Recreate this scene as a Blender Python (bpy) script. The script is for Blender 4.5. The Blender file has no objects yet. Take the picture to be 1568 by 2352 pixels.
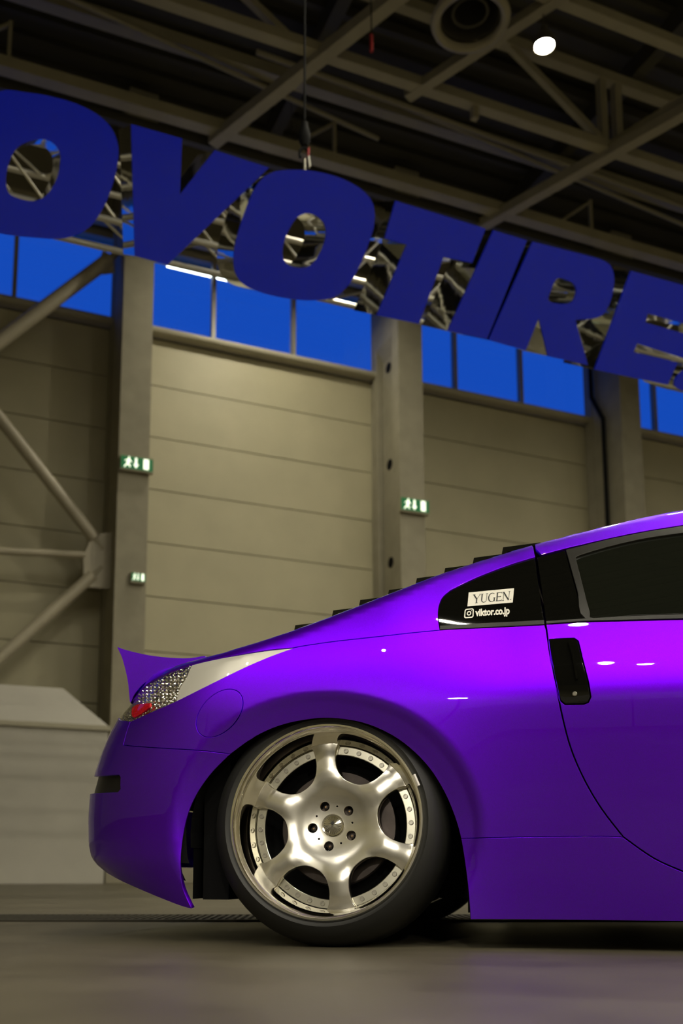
import bpy, math, random
import numpy as np
from mathutils import Vector
from mathutils.geometry import delaunay_2d_cdt
random.seed(4); rng = np.random.default_rng(4)
R = math.radians
col = bpy.context.scene.collection
scn = bpy.context.scene
# ------------------------------------------------------------------ camera
F, PPX, PPY, PITCH, CH = 2300.0, 724.0, 1657.0, R(8.6), 0.19      # lens in pixels of the 1568x2352 frame, camera height
cam_d = bpy.data.cameras.new('camera'); cam = bpy.data.objects.new('camera', cam_d); col.objects.link(cam)
cam.location = (0, 0, CH); cam.rotation_euler = (R(90)+PITCH, 0, 0)
cam_d.sensor_width = 36; cam_d.lens = F/2352*36
cam_d.shift_x = (784-PPX)/2352; cam_d.shift_y = (PPY-1176)/2352
cam_d.clip_start = .02; cam_d.clip_end = 300
cam_d.dof.use_dof = True; cam_d.dof.focus_distance = 2.62; cam_d.dof.aperture_fstop = 3.3
scn.camera = cam
# ------------------------------------------------------------------ world and exposure
w = bpy.data.worlds.new('dusk_sky'); scn.world = w; w.use_nodes = True
bg = w.node_tree.nodes['Background']; bg.inputs[0].default_value = (.010, .085, .56, 1); bg.inputs[1].default_value = .95
scn.view_settings.view_transform = 'Standard'; scn.view_settings.look = 'None'
scn.view_settings.exposure = 0; scn.view_settings.gamma = 1
LAMP_E = 1030.0
# ------------------------------------------------------------------ projection helpers (authoring only: pixel -> real place)
CP, SP = math.cos(PITCH), math.sin(PITCH)
def ray(x, y):
    a = (x-PPX)/F; b = (PPY-y)/F
    return np.array([a, CP-b*SP, SP+b*CP])
def proj(X, Y, Z):
    Z = Z-CH; d = Y*CP+Z*SP
    return PPX+F*X/d, PPY-F*(-Y*SP+Z*CP)/d
YAW = math.atan(F/(6300-PPX))
HA = np.array([math.cos(YAW), math.sin(YAW), 0.]); HN = np.array([-HA[1], HA[0], 0.]); HZ = np.array([0, 0, 1.])
P0 = np.array([(912-PPX)/F*22, 22., 0.])
def H(t, d, z): return P0+HA*t+HN*d+HZ*z
O3 = np.array([0, 0, CH])
def on_d(x, y, d):
    r = ray(x, y); s = np.dot(P0+HN*d-O3, HN)/np.dot(r, HN); p = O3+r*s
    return float(np.dot(p-P0, HA)), float(p[2])
def on_z(x, y, z):
    r = ray(x, y); p = O3+r*(z-CH)/r[2]
    return float(np.dot(p-P0, HA)), float(np.dot(p-P0, HN))
# ------------------------------------------------------------------ object helpers
def tag(o, label=None, cat=None, group=None, kind=None):
    for k, v in (('label', label), ('category', cat), ('group', group), ('kind', kind)):
        if v: o[k] = v
    return o
def empty(name, loc=(0, 0, 0), parent=None):
    o = bpy.data.objects.new(name, None); col.objects.link(o); o.location = tuple(loc); o.empty_display_size = .1
    o.parent = parent; return o
def mk(name, V, Fc, mat, parent=None, smooth=False, sharp=35, normals=None, mats=None, midx=None):
    me = bpy.data.meshes.new(name)
    me.from_pydata([tuple(map(float, v)) for v in V], [], [tuple(int(i) for i in f) for f in Fc]); me.update()
    for m in (mats or [mat]): me.materials.append(m)
    if midx is not None: me.polygons.foreach_set('material_index', np.array(midx, dtype=np.int32))
    if smooth:
        me.polygons.foreach_set('use_smooth', [True]*len(me.polygons))
        if normals is not None: me.normals_split_custom_set_from_vertices([tuple(map(float, n)) for n in normals])
        else: me.set_sharp_from_angle(angle=R(sharp))
    o = bpy.data.objects.new(name, me); col.objects.link(o)
    if parent:
        o.parent = parent; L = Vector((0, 0, 0)); p = parent
        while p: L += Vector(p.location); p = p.parent
        me.transform(__import__('mathutils').Matrix.Translation(-L))
    return o
class MB:
    def __init__(s): s.V = []; s.F = []; s.M = []
    def add(s, V, Fc, m=0):
        n = len(s.V); s.V += [tuple(v) for v in V]; s.F += [tuple(i+n for i in f) for f in Fc]; s.M += [m]*len(Fc); return s
    def hexa(s, P, m=0):      # 8 points: bottom quad, top quad
        return s.add(P, [(0,3,2,1),(4,5,6,7),(0,1,5,4),(1,2,6,5),(2,3,7,6),(3,0,4,7)], m)
    def hbox(s, t0, t1, d0, d1, z0, z1, m=0):
        return s.hexa([H(t0,d0,z0),H(t1,d0,z0),H(t1,d1,z0),H(t0,d1,z0),H(t0,d0,z1),H(t1,d0,z1),H(t1,d1,z1),H(t0,d1,z1)], m)
    def tube(s, p, q, r, n=10, m=0, r2=None, caps=True):
        p = np.array(p, float); q = np.array(q, float); a = q-p; a /= np.linalg.norm(a); r2 = r if r2 is None else r2
        b = np.cross(a, [0,0,1.] if abs(a[2]) < .9 else [1.,0,0]); b /= np.linalg.norm(b); c = np.cross(a, b)
        V = [];
        for k in range(n):
            e = b*math.cos(2*math.pi*k/n)+c*math.sin(2*math.pi*k/n); V += [p+e*r, q+e*r2]
        Fc = [(2*k, 2*((k+1)%n), 2*((k+1)%n)+1, 2*k+1) for k in range(n)]
        if caps: Fc += [tuple(2*k for k in range(n))[::-1], tuple(2*k+1 for k in range(n))]
        return s.add(V, Fc, m)
    def beam(s, p, q, wd, ht, m=0):
        p = np.array(p, float); q = np.array(q, float); a = q-p; a /= np.linalg.norm(a)
        b = np.cross(a, [0,0,1.] if abs(a[2]) < .9 else HA); b /= np.linalg.norm(b); c = np.cross(b, a)
        return s.hexa([p-b*wd/2-c*ht/2, p+b*wd/2-c*ht/2, q+b*wd/2-c*ht/2, q-b*wd/2-c*ht/2, p-b*wd/2+c*ht/2, p+b*wd/2+c*ht/2, q+b*wd/2+c*ht/2, q-b*wd/2+c*ht/2], m)
    def build(s, name, mat, parent=None, smooth=False, **k):
        ms = mat if isinstance(mat, list) else None
        return mk(name, s.V, s.F, mat, parent, smooth, mats=ms, midx=s.M if ms else None, **k)
# ------------------------------------------------------------------ materials
def pm(name, base, rough=.5, metal=0, coat=0, coat_r=.02, bump=None, noise=None, spec=None, trans=0, emis=None, est=0, ior=None, vor=None):
    m = bpy.data.materials.new(name); m.use_nodes = True; nt = m.node_tree; b = nt.nodes['Principled BSDF']
    b.inputs['Base Color'].default_value = (*base, 1); b.inputs['Roughness'].default_value = rough; b.inputs['Metallic'].default_value = metal
    b.inputs['Coat Weight'].default_value = coat; b.inputs['Coat Roughness'].default_value = coat_r
    if spec is not None: b.inputs['Specular IOR Level'].default_value = spec
    if ior: b.inputs['IOR'].default_value = ior
    if trans: b.inputs['Transmission Weight'].default_value = trans
    if emis: b.inputs['Emission Color'].default_value = (*emis, 1); b.inputs['Emission Strength'].default_value = est
    tc = nt.nodes.new('ShaderNodeTexCoord')
    if noise:   # (scale, amount, detail)
        n = nt.nodes.new('ShaderNodeTexNoise'); n.inputs['Scale'].default_value = noise[0]; n.inputs['Detail'].default_value = noise[2]
        r = nt.nodes.new('ShaderNodeMapRange'); r.inputs[1].default_value = .3; r.inputs[2].default_value = .7
        r.inputs[3].default_value = 1-noise[1]; r.inputs[4].default_value = 1+noise[1]
        mx = nt.nodes.new('ShaderNodeVectorMath'); mx.operation = 'SCALE'; mx.inputs[0].default_value = base
        nt.links.new(tc.outputs['Object'], n.inputs['Vector']); nt.links.new(n.outputs['Fac'], r.inputs[0]); nt.links.new(r.outputs[0], mx.inputs['Scale'])
        nt.links.new(mx.outputs[0], b.inputs['Base Color'])
    if bump:    # (scale, strength, distance)
        n = nt.nodes.new('ShaderNodeTexNoise'); n.inputs['Scale'].default_value = bump[0]; n.inputs['Detail'].default_value = 4
        bp = nt.nodes.new('ShaderNodeBump'); bp.inputs['Strength'].default_value = bump[1]; bp.inputs['Distance'].default_value = bump[2]
        nt.links.new(tc.outputs['Object'], n.inputs['Vector']); nt.links.new(n.outputs['Fac'], bp.inputs['Height']); nt.links.new(bp.outputs[0], b.inputs['Normal'])
    if vor:
        n = nt.nodes.new('ShaderNodeTexVoronoi'); n.inputs['Scale'].default_value = vor[0]
        bp = nt.nodes.new('ShaderNodeBump'); bp.inputs['Strength'].default_value = vor[1]; bp.inputs['Distance'].default_value = vor[2]
        nt.links.new(tc.outputs['Object'], n.inputs['Vector']); nt.links.new(n.outputs['Distance'], bp.inputs['Height']); nt.links.new(bp.outputs[0], b.inputs['Normal'])
    return m
M = {}
M['paint'] = pm('violet_metallic_paint', (.172, .0, .95), .40, .95, 1, .010, noise=(900, .10, 0))
M['black_gloss'] = pm('black_gloss', (.004, .004, .003), .02, 0, 0, spec=.5)
M['tint'] = pm('tinted_glass', (.008, .009, .006), .03, 0, .6, .01)
M['rubber'] = pm('rubber_seal', (.012, .011, .008), .34, spec=.3)
M['tyre'] = pm('tyre_rubber', (.010, .010, .008), .55, bump=(300, .1, .001))
M['black'] = pm('matt_black', (.004, .004, .004), .8, spec=.1)
M['chrome'] = pm('polished_alloy', (.96, .93, .83), .19, 1)
M['lip'] = pm('polished_lip', (.88, .85, .74), .06, 1)
M['ringm'] = pm('satin_alloy', (.62, .60, .50), .26, 1)
M['steel'] = pm('bolt_steel', (.42, .40, .34), .3, 1)
M['brass'] = pm('burnt_brass', (.45, .27, .10), .4, .9, noise=(14, .3, 3))
M['iron'] = pm('brake_iron', (.06, .05, .045), .35, .9, noise=(20, .3, 3))
M['lens'] = pm('lamp_chrome', (.75, .72, .62), .12, 1, 1, .01, vor=(95, .9, .01))
M['lens_red'] = pm('lamp_red', (.62, .003, .004), .2, .25, 1, .02, vor=(140, .5, .004))
M['lens_clear'] = pm('lamp_clear', (.62, .60, .52), .30, .2, 1, .01, bump=(30, .1, .002))
M['white_vinyl'] = pm('white_vinyl', (.82, .79, .70), .4)
M['partition'] = pm('white_board', (.80, .78, .70), .6)
M['ink'] = pm('black_ink', (.01, .01, .01), .5)
M['seat'] = pm('seat_cloth', (.02, .02, .025), .9)
M['wall'] = pm('wall_panel_steel', (.42, .385, .25), .55, noise=(1.1, .05, 3), bump=(60, .05, .002))
M['joint'] = pm('joint_dark', (.22, .20, .13), .8)
M['concrete'] = pm('column_concrete', (.29, .265, .19), .8, noise=(2.5, .10, 5), bump=(30, .2, .004))
M['frame'] = pm('window_frame', (.30, .27, .18), .45)
M['sill'] = pm('sill_tube', (.40, .37, .27), .45)
M['tube'] = pm('painted_tube', (.40, .36, .26), .5, noise=(3, .06, 3))
M['roof_steel'] = pm('roof_steel', (.30, .27, .18), .5, noise=(2, .08, 3))
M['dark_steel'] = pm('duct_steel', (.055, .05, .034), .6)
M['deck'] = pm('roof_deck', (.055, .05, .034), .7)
M['booth'] = pm('white_cladding', (.44, .42, .36), .6, noise=(1.5, .04, 3))
M['box_blue'] = pm('sign_blue_acrylic', (.003, .016, .60), .06, 0, 0, .01, spec=.5)
M['mirror'] = pm('sign_mirror_edge', (.72, .74, .72), .05, 1, bump=(2.5, .10, .03))
M['alu'] = pm('truss_aluminium', (.62, .60, .52), .28, 1)
M['cable'] = pm('cable_black', (.01, .01, .01), .7, spec=.1)
M['redstrap'] = pm('red_strap', (.5, .04, .04), .6)
M['green'] = pm('exit_green', (.0, .10, .03), .5, emis=(.0, .13, .03), est=.5)
M['exit_white'] = pm('exit_white', (.8, .8, .7), .5, emis=(.9, 1, .75), est=1.5)
M['lamp_on'] = pm('lamp_on', (1, 1, 1), .5, emis=(1, .93, .74), est=LAMP_E)
M['tube_on'] = pm('tube_on', (1, 1, 1), .5, emis=(1, 1, .85), est=7)
M['grate'] = pm('cast_grate', (.05, .045, .03), .6, .4)
def glass_mat():
    m = bpy.data.materials.new('pane_glass'); m.use_nodes = True; nt = m.node_tree
    for n in list(nt.nodes): nt.nodes.remove(n)
    o = nt.nodes.new('ShaderNodeOutputMaterial'); mx = nt.nodes.new('ShaderNodeMixShader'); lw = nt.nodes.new('ShaderNodeLayerWeight'); lw.inputs[0].default_value = .5
    pw = nt.nodes.new('ShaderNodeMath'); pw.operation = 'POWER'; pw.inputs[1].default_value = 4.5; ad = nt.nodes.new('ShaderNodeMath'); ad.operation = 'MULTIPLY_ADD'; ad.inputs[1].default_value = .8; ad.inputs[2].default_value = .04
    t = nt.nodes.new('ShaderNodeBsdfTransparent'); g = nt.nodes.new('ShaderNodeBsdfGlossy'); g.inputs['Roughness'].default_value = .02
    t.inputs[0].default_value = (.90, .95, .98, 1); L = nt.links.new
    L(lw.outputs['Facing'], pw.inputs[0]); L(pw.outputs[0], ad.inputs[0]); L(ad.outputs[0], mx.inputs[0]); L(t.outputs[0], mx.inputs[1]); L(g.outputs[0], mx.inputs[2]); L(mx.outputs[0], o.inputs[0])
    return m
M['pane'] = glass_mat()
def floor_mat():
    m = pm('polished_concrete', (.10, .088, .058), .34); nt = m.node_tree; b = nt.nodes['Principled BSDF']
    tc = nt.nodes.new('ShaderNodeTexCoord'); n = nt.nodes.new('ShaderNodeTexNoise'); n.inputs['Scale'].default_value = 2.2; n.inputs['Detail'].default_value = 9
    cr = nt.nodes.new('ShaderNodeValToRGB'); cr.color_ramp.elements[0].position = .3; cr.color_ramp.elements[0].color = (.070, .060, .038, 1)
    cr.color_ramp.elements[1].position = .7; cr.color_ramp.elements[1].color = (.112, .098, .064, 1)
    r = nt.nodes.new('ShaderNodeMapRange'); r.inputs[3].default_value = .34; r.inputs[4].default_value = .55; b.inputs['Specular IOR Level'].default_value = .35
    n2 = nt.nodes.new('ShaderNodeTexNoise'); n2.inputs['Scale'].default_value = 90; bp = nt.nodes.new('ShaderNodeBump'); bp.inputs['Strength'].default_value = .15; bp.inputs['Distance'].default_value = .002
    L = nt.links.new
    L(tc.outputs['Object'], n.inputs[0]); L(tc.outputs['Object'], n2.inputs[0]); L(n.outputs['Fac'], cr.inputs[0]); L(cr.outputs[0], b.inputs['Base Color'])
    L(n.outputs['Fac'], r.inputs[0]); L(r.outputs[0], b.inputs['Roughness']); L(n2.outputs['Fac'], bp.inputs['Height']); L(bp.outputs[0], b.inputs['Normal'])
    return m
M['floor'] = floor_mat()

# ================================================================== HALL
T0, T1, DB, DF, ZC = -26.0, 34.0, -52.0, 1.5, 17.6      # hall extents along the wall, depth behind camera, far wall, ceiling height
SILL, WTOP = 12.40, 14.6
tag(MB().hbox(T0-1, T1+1, DB-1, DF+1, -.3, 0).build('floor', M['floor']), kind='structure')
# ceiling: deck with deep ribs
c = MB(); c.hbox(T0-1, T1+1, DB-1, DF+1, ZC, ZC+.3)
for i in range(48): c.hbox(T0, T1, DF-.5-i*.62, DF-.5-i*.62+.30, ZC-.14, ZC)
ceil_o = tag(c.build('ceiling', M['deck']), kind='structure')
tag(MB().hbox(T0-1, T1+1, DB-1, DB, 0, ZC).build('wall_back', M['concrete']), kind='structure')
tag(MB().hbox(T0-1, T0, DB, DF, 0, ZC).build('wall_left', M['wall']), kind='structure')
tag(MB().hbox(T1, T1+1, DB, DF, 0, ZC).build('wall_right', M['wall']), kind='structure')
# far wall: backing, row above the windows, panels bay by bay
BAY = 6.47; cols = [-6.33+BAY*k for k in range(-3, 7)]
wf = MB().hbox(T0, T1, DF+.10, DF+.4, 0, SILL-.15).hbox(T0, T1, DF+.02, DF+.4, WTOP, ZC).build('wall_far', M['joint']); tag(wf, kind='structure')
joints = [SILL-.12]+[11.15-1.235*k for k in range(0, 9)]+[0.0]
for k, c0 in enumerate(cols[:-1]):
    if not -20 < c0 < 20: continue
    for a, b in zip(joints[:-1], joints[1:]):
        MB().hexa([H(c0+.5,DF+.0,b+.012),H(c0+BAY+.1,DF+.0,b+.012),H(c0+BAY+.1,DF+.12,b+.012),H(c0+.5,DF+.12,b+.012),
                   H(c0+.5,DF+.0,a-.012),H(c0+BAY+.1,DF+.0,a-.012),H(c0+BAY+.1,DF+.12,a-.012),H(c0+.5,DF+.12,a-.012)]).build('panel', M['wall'], wf)
# windows
for k, c0 in enumerate(cols[1:7]):
    wn = tag(empty('window_%d' % (k+1), H(c0+3.2, DF, SILL)), kind='structure')
    a, b = c0+.3, c0+BAY+.2
    f = MB().hbox(a, b, DF-.02, DF+.14, WTOP-.1, WTOP+.06).hbox(a, b, DF+.0, DF+.14, SILL-.1, SILL+.04).build('window_frame', M['frame'], wn)
    MB().tube(H(a-.25, DF-.22, SILL-.02), H(b+.1, DF-.22, SILL-.02), .085).hbox(a-.25, b+.1, DF-.22, DF+.1, SILL-.10, SILL-.03).build('window_sill', M['sill'], wn, smooth=True)
    ms = [c0+2.36+.05*k-.05, c0+4.38+.05*k-.05]
    for t in ms: MB().hbox(t-.045, t+.045, DF-.05, DF+.12, SILL, WTOP-.05).build('mullion', M['frame'], wn)
    for p, q in zip([a]+ms, ms+[b]): MB().hbox(p+.03, q-.03, DF+.07, DF+.085, SILL, WTOP-.08).build('pane', M['pane'], wn)
# columns
def column(c0, label, recess):
    W, D = .64, 1.52; o = empty('column', H(c0, 0, 0))
    m = MB()
    m.hbox(c0, c0+W, 0, .34, 0, ZC-.4)                   # front flange
    m.hbox(c0, c0+W, D-.36, D-.05, 0, ZC-.4)             # back flange
    zt = 12.6 if recess else ZC-.4
    if recess: m.hbox(c0+.15, c0+W-.1, .34, D-.36, 0, zt); m.hbox(c0, c0+W, .34, D-.36, zt+.35, ZC-.4)
    else: m.hbox(c0+.02, c0+W-.02, .34, D-.36, 0, zt)
    if recess:                                            # sloped head of the recess
        m.hexa([H(c0+.15,.34,zt),H(c0+W-.1,.34,zt),H(c0+W-.1,D-.36,zt),H(c0+.15,D-.36,zt),H(c0,.34,zt+.35),H(c0+W,.34,zt+.35),H(c0+W,D-.36,zt+.35),H(c0,D-.36,zt+.35)])
    m.build('shaft', M['concrete'], o)
    if recess:
        for z in [on_d(896, y_, .75)[1] for y_ in (843, 1065, 1290)]: MB().tube(H(c0+.135, .80, z), H(c0+.16, .80, z), .13, 18).build('anchor_hole', M['black'], o)
    tag(o, label, 'column', 'concrete columns of the far wall'); return o
labs = ['grey concrete column out of frame beyond the leftmost braces','concrete column at the far left end of the hall',
 'tall grey concrete column with two green exit signs, right of the gusset','tall grey concrete column with recessed side and round holes above the car roof vents',
 'grey concrete column with a bent dark downpipe, right of the second window','grey concrete column beyond the right edge window']
for i in range(1, 8):
    if i < 6: column(cols[i], {1: labs[1], 2: labs[2], 3: labs[3], 4: labs[4], 5: labs[5]}.get(i), i == 3) if False else None
LAB = {-1: labs[1], 0: labs[2], 1: labs[3], 2: labs[4], 3: labs[5]}
for j in range(-1, 4): column(-6.33+BAY*j+(.03 if j else 0), LAB[j], j == 1)
# downpipe on third visible column
c2 = -6.33+BAY*2+.03
def path_tube(pts, r, n=8):
    m = MB()
    for p, q in zip(pts[:-1], pts[1:]): m.tube(p, q, r, n)
    return m
tag(path_tube([H(c2-.08, 1.05, 14.5), H(c2-.08, 1.05, 12.9), H(c2-.08, .62, 12.1), H(c2-.08, .62, 0)], .06).build('downpipe', M['cable'], smooth=True),
    'dark downpipe with a bend running down the grey column at right', 'pipe')
# column brackets under the big sign (tie bar above the windows)
tag(MB().hbox(T0+2, T1-2, DF-.5, DF-.25, WTOP+.0, WTOP+.22).build('ring_beam', M['roof_steel']), 'olive steel beam running along the top of the far windows', 'beam')
# exit signs
def exit_sign(x0, y0, x1, y1, x2, y2, d, label, small=False):
    t0, z0 = on_d(x0, y0, d); t1, z1 = on_d(x1, y1, d); _, zb = on_d(x2, y2, d)
    zt = (z0+z1)/2; hgt = zt-zb; o = empty('exit_sign', H(t0, d, zb))
    MB().hbox(t0, t1, d, d+.10, zb-.03, zt+.02).build('housing', M['frame'], o)
    MB().hbox(t0+.01, t1-.01, d-.012, d, zb+.01, zt-.01).build('green_face', M['green'], o)
    Wd = t1-t0; X = lambda u: t0+Wd*u; Z = lambda v: zb+hgt*v
    m = MB(); e = d-.02
    def quad(pts): m.hexa([H(X(u), e, Z(v)) for u, v in pts]+[H(X(u), e+.008, Z(v)) for u, v in pts])
    # running figure: head, torso, arms, legs
    quad([(.235,.78),(.275,.78),(.275,.93),(.235,.93)]); quad([(.19,.42),(.25,.42),(.285,.76),(.22,.76)])
    quad([(.25,.62),(.33,.50),(.335,.58),(.27,.74)]); quad([(.14,.55),(.22,.68),(.22,.76),(.13,.62)])
    quad([(.20,.44),(.25,.44),(.315,.18),(.275,.14)]); quad([(.10,.12),(.13,.08),(.23,.40),(.19,.44)])
    m.build('running_figure', M['exit_white'], o)
    # arrow
    m = MB(); quad([(.44,.38),(.50,.38),(.50,.90),(.44,.90)]); quad([(.39,.40),(.47,.10),(.47,.10),(.55,.40)])
    m.build('arrow', M['exit_white'], o)
    m = MB(); quad([(.70,.12),(.86,.12),(.86,.90),(.70,.90)]); m.build('door_symbol', M['exit_white'], o)
    tag(o, label, 'exit sign', 'green exit signs on the columns')
exit_sign(277, 1044, 352, 1056, 277, 1074, -.11, 'green exit sign with white running figure, upper one on the left column')
exit_sign(920, 1142, 985, 1150, 920, 1170, -.11, 'green exit sign on the middle column above the car')
exit_sign(301, 1314, 335, 1318, 301, 1334, -.11, 'small green exit sign, lower one on the left column')

# wall bracing at left
BD = .55
def bpt(x, y, d=BD): t, z = on_d(x, y, d); return H(t, d, z)
def ext(p, q, k): p = np.array(p); q = np.array(q); return p+(q-p)*k
wb = empty('wall_bracing', bpt(150, 1100))
for (x0, y0, x1, y1, r) in [(0, 783, 250, 596, .15), (0, 962, 218, 1238, .125), (0, 1266, 196, 1275, .075), (0, 1512, 212, 1322, .125)]:
    p, q = bpt(x0, y0), bpt(x1, y1); a = (q-p)/np.linalg.norm(q-p)
    tb_ = kx = (-12.1-np.dot(p-P0, HA))/np.dot(q-p, HA); MB().tube(ext(p, q, kx), q, r, 16).build('brace_tube', M['tube'], wb, smooth=True)
    MB().tube(q-a*.02, q+a*.28, r*.55, 12, r2=r*.45).build('end_fork', M['frame'], wb, smooth=True)
for g, th_ in (([(262,1222),(228,1226),(205,1244),(192,1278),(192,1318),(204,1348),(252,1352),(260,1340)], .04), ([(262,588),(236,575),(224,605),(236,628),(262,625)], .03)):
    gp = [on_d(x, y, BD-th_) for x, y in g]; n = len(g)
    mk('gusset_plate', [H(t, BD-th_, z) for t, z in gp]+[H(t, BD+th_, z) for t, z in gp], [tuple(range(n)), tuple(range(2*n-1, n-1, -1))]+[(i, i+n, (i+1)%n+n, (i+1)%n) for i in range(n)], M['tube'], wb)
tag(wb, 'tubular steel bracing with gusset plates at the left, before the wall panels', 'bracing')

# white box at lower left
bt0, bt1 = -17.5, on_d(249, 1662, -1.2)[0]; bz = on_d(125, 1661, -1.2)[1]; bz2 = on_d(125, 1588, -.12)[1]
o = empty('exhibition_block', H((bt0+bt1)/2, -.6, 0))
MB().hbox(bt0, bt1, -1.2, -.12, .0, bz).build('front_body', M['booth'], o)
MB().hexa([H(bt0,-1.2,bz+.001),H(bt1,-1.2,bz+.001),H(bt1,-.12,bz+.001),H(bt0,-.12,bz+.001),H(bt0,-.5,bz2),H(bt1-.75,-.5,bz2),H(bt1-.75,-.12,bz2),H(bt0,-.12,bz2)]).build('sloping_cap', M['booth'], o)
MB().hbox(bt0-.02, bt1+.03, -1.25, -.12, bz-.09, bz-.0).build('edge_rail', M['sill'], o)
tag(o, 'tall white block with a sloping top standing before the left column', 'block')
# low plinth along the wall right of the block
tag(MB().hbox(bt1+.05, 20, .2, 1.45, 0, .5).build('trim_1', M['concrete']), kind='structure')

# floor drain channel with separate grate bars
dr = empty('floor_drain', (-.6, 4.35, 0))
MB().hexa([(-3,4.0,.0005),(1.6,4.0,.0005),(1.6,4.5,.0005),(-3,4.5,.0005),(-3,4.0,.003),(1.6,4.0,.003),(1.6,4.5,.003),(-3,4.5,.003)]).build('channel', M['black'], dr)
gb = MB()
for i in range(150):
    x = -3+i*.0305; gb.hexa([(x,4.03,.003),(x+.014,4.03,.003),(x+.014,4.47,.003),(x,4.47,.003),(x,4.03,.008),(x+.014,4.03,.008),(x+.014,4.47,.008),(x,4.47,.008)])
g_ = gb.build('grate_bars', M['grate'], dr); g_['kind'] = 'stuff'
MB().hexa([(-3,3.985,.0),(1.6,3.985,.0),(1.6,4.03,.0),(-3,4.03,.0),(-3,3.985,.009),(1.6,3.985,.009),(1.6,4.03,.009),(-3,4.03,.009)]).build('rim_bar', M['grate'], dr)
MB().hexa([(-3,4.47,.0),(1.6,4.47,.0),(1.6,4.515,.0),(-3,4.515,.0),(-3,4.47,.009),(1.6,4.47,.009),(1.6,4.515,.009),(-3,4.515,.009)]).build('rim_bar', M['grate'], dr)
tag(dr, 'long iron grate of the floor drain behind the rear bumper', 'drain')

# ------------------------------------------------------------------ roof steelwork
ZB = 15.0
def rp(x, y, z=ZB): t, d = on_z(x, y, z); return H(t, d, z)
dA, dC, dF_ = -2.15, -4.68, -7.27
def truss(d, label, s=.2, double=False):
    o = empty('roof_truss', H(0, d, ZB))
    MB().beam(H(T0, d, ZB), H(T1, d, ZB), s, s*.9).build('bottom_chord', M['roof_steel'], o)
    MB().beam(H(T0, d, ZC-.98), H(T1, d, ZC-.98), s, s).build('top_chord', M['roof_steel'], o)
    return o
tA = truss(dA, 'lower', .26); tag(tA, 'roof truss nearest the far wall, running just above the blue letters', 'roof truss')
MB().beam(H(T0, dA+.46, ZB-.05), H(T1, dA+.46, ZB-.05), .14, .2).build('cable_tray', M['dark_steel'], tA)
for t in (-9, -2.4, 4.2, 10.8):
    MB().beam(H(t, dA, ZB+.1), H(t, dA, ZB+.95), .07, .07).beam(H(t, dA, ZB+.9), H(t-1.0, dA, ZB+.05), .06, .06).build('bracket', M['roof_steel'], tA)
tC = truss(dC, 'mid', .22); tag(tC, 'middle roof truss crossing the upper centre of the ceiling', 'roof truss')
tn = on_z(1385, 338, ZB)[0]
for t, q in ((tn, 1.0), (tn+.38, 1.0)): MB().beam(H(t, dC, ZB), H(t, dC, ZC-.95), .16, .16).build('post', M['roof_steel'], tC)
MB().beam(H(tn, dC, ZB+.1), H(tn-2.35, dC, ZC-.98), .13, .13).build('diagonal', M['roof_steel'], tC)
MB().beam(H(tn+7, dC, ZB+.1), H(tn+4.65, dC, ZC-.98), .13, .13).build('diagonal', M['roof_steel'], tC)
MB().beam(H(tn-7, dC, ZB+.1), H(tn-9.35, dC, ZC-.98), .13, .13).build('diagonal', M['roof_steel'], tC)
MB().hbox(tn-3.15, tn-3.03, dC-.06, dC+.06, ZB-.35, ZB-.05).build('hanger', M['roof_steel'], tC)
tF = truss(dF_, 'near', .2); tag(tF, 'nearest roof truss at the top right corner of the ceiling', 'roof truss')
def cross(a, b, label, s=.2, k0=0, k1=1, ry=0.0):
    p, q = rp(*a, ZB-.12-ry), rp(*b, ZB-.12-ry); p2, q2 = ext(p, q, k0), ext(p, q, k1)
    o = MB().beam(p2, q2, s, s*.9).build('cross_brace', M['roof_steel']); tag(o, label, 'brace', 'ceiling cross braces')
cross((505, 312), (900, 0), 'ceiling brace rising right beside the black hoist cable', .24, -.05, 2.2)
cross((1105, 517), (1568, 257), 'bright ceiling brace rising to the right edge above the letters', .24, -.03, 2.5)
cross((950, 210), (1270, 0), 'ceiling brace passing behind the round air diffuser', .2, -.05, 2.5, -.1)
cross((1385, 345), (1568, 232), 'second ceiling brace fanning out at the right edge', .16, -.02, 2.2, -.25)
# purlins and pipes near the deck
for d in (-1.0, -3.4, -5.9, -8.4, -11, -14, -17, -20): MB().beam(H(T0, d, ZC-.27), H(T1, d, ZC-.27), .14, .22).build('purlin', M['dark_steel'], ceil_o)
for i, (a, b, r) in enumerate([((784, 190), (1340, 392), .06), ((1060, 300), (1460, 470), .05), ((190, 10), (640, 215), .05)]):
    p, q = rp(*a, 16.4), rp(*b, 16.4)
    tag(MB().tube(ext(p, q, -.3), ext(p, q, 1.6), r, 8).build('sprinkler_pipe', M['frame'], smooth=True), ['thin reddish pipe running under the roof deck at upper centre','thin pipe under the roof deck above the letters at right','thin pipe under the dark roof deck at upper left'][i], 'pipe', 'ceiling pipes')
for i in range(7): t = -16+i*6.47; MB().beam(H(t, 1.4, ZC-.62), H(t, -40, ZC-.62), .26, .42).build('rafter', M['dark_steel'], ceil_o)
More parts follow.
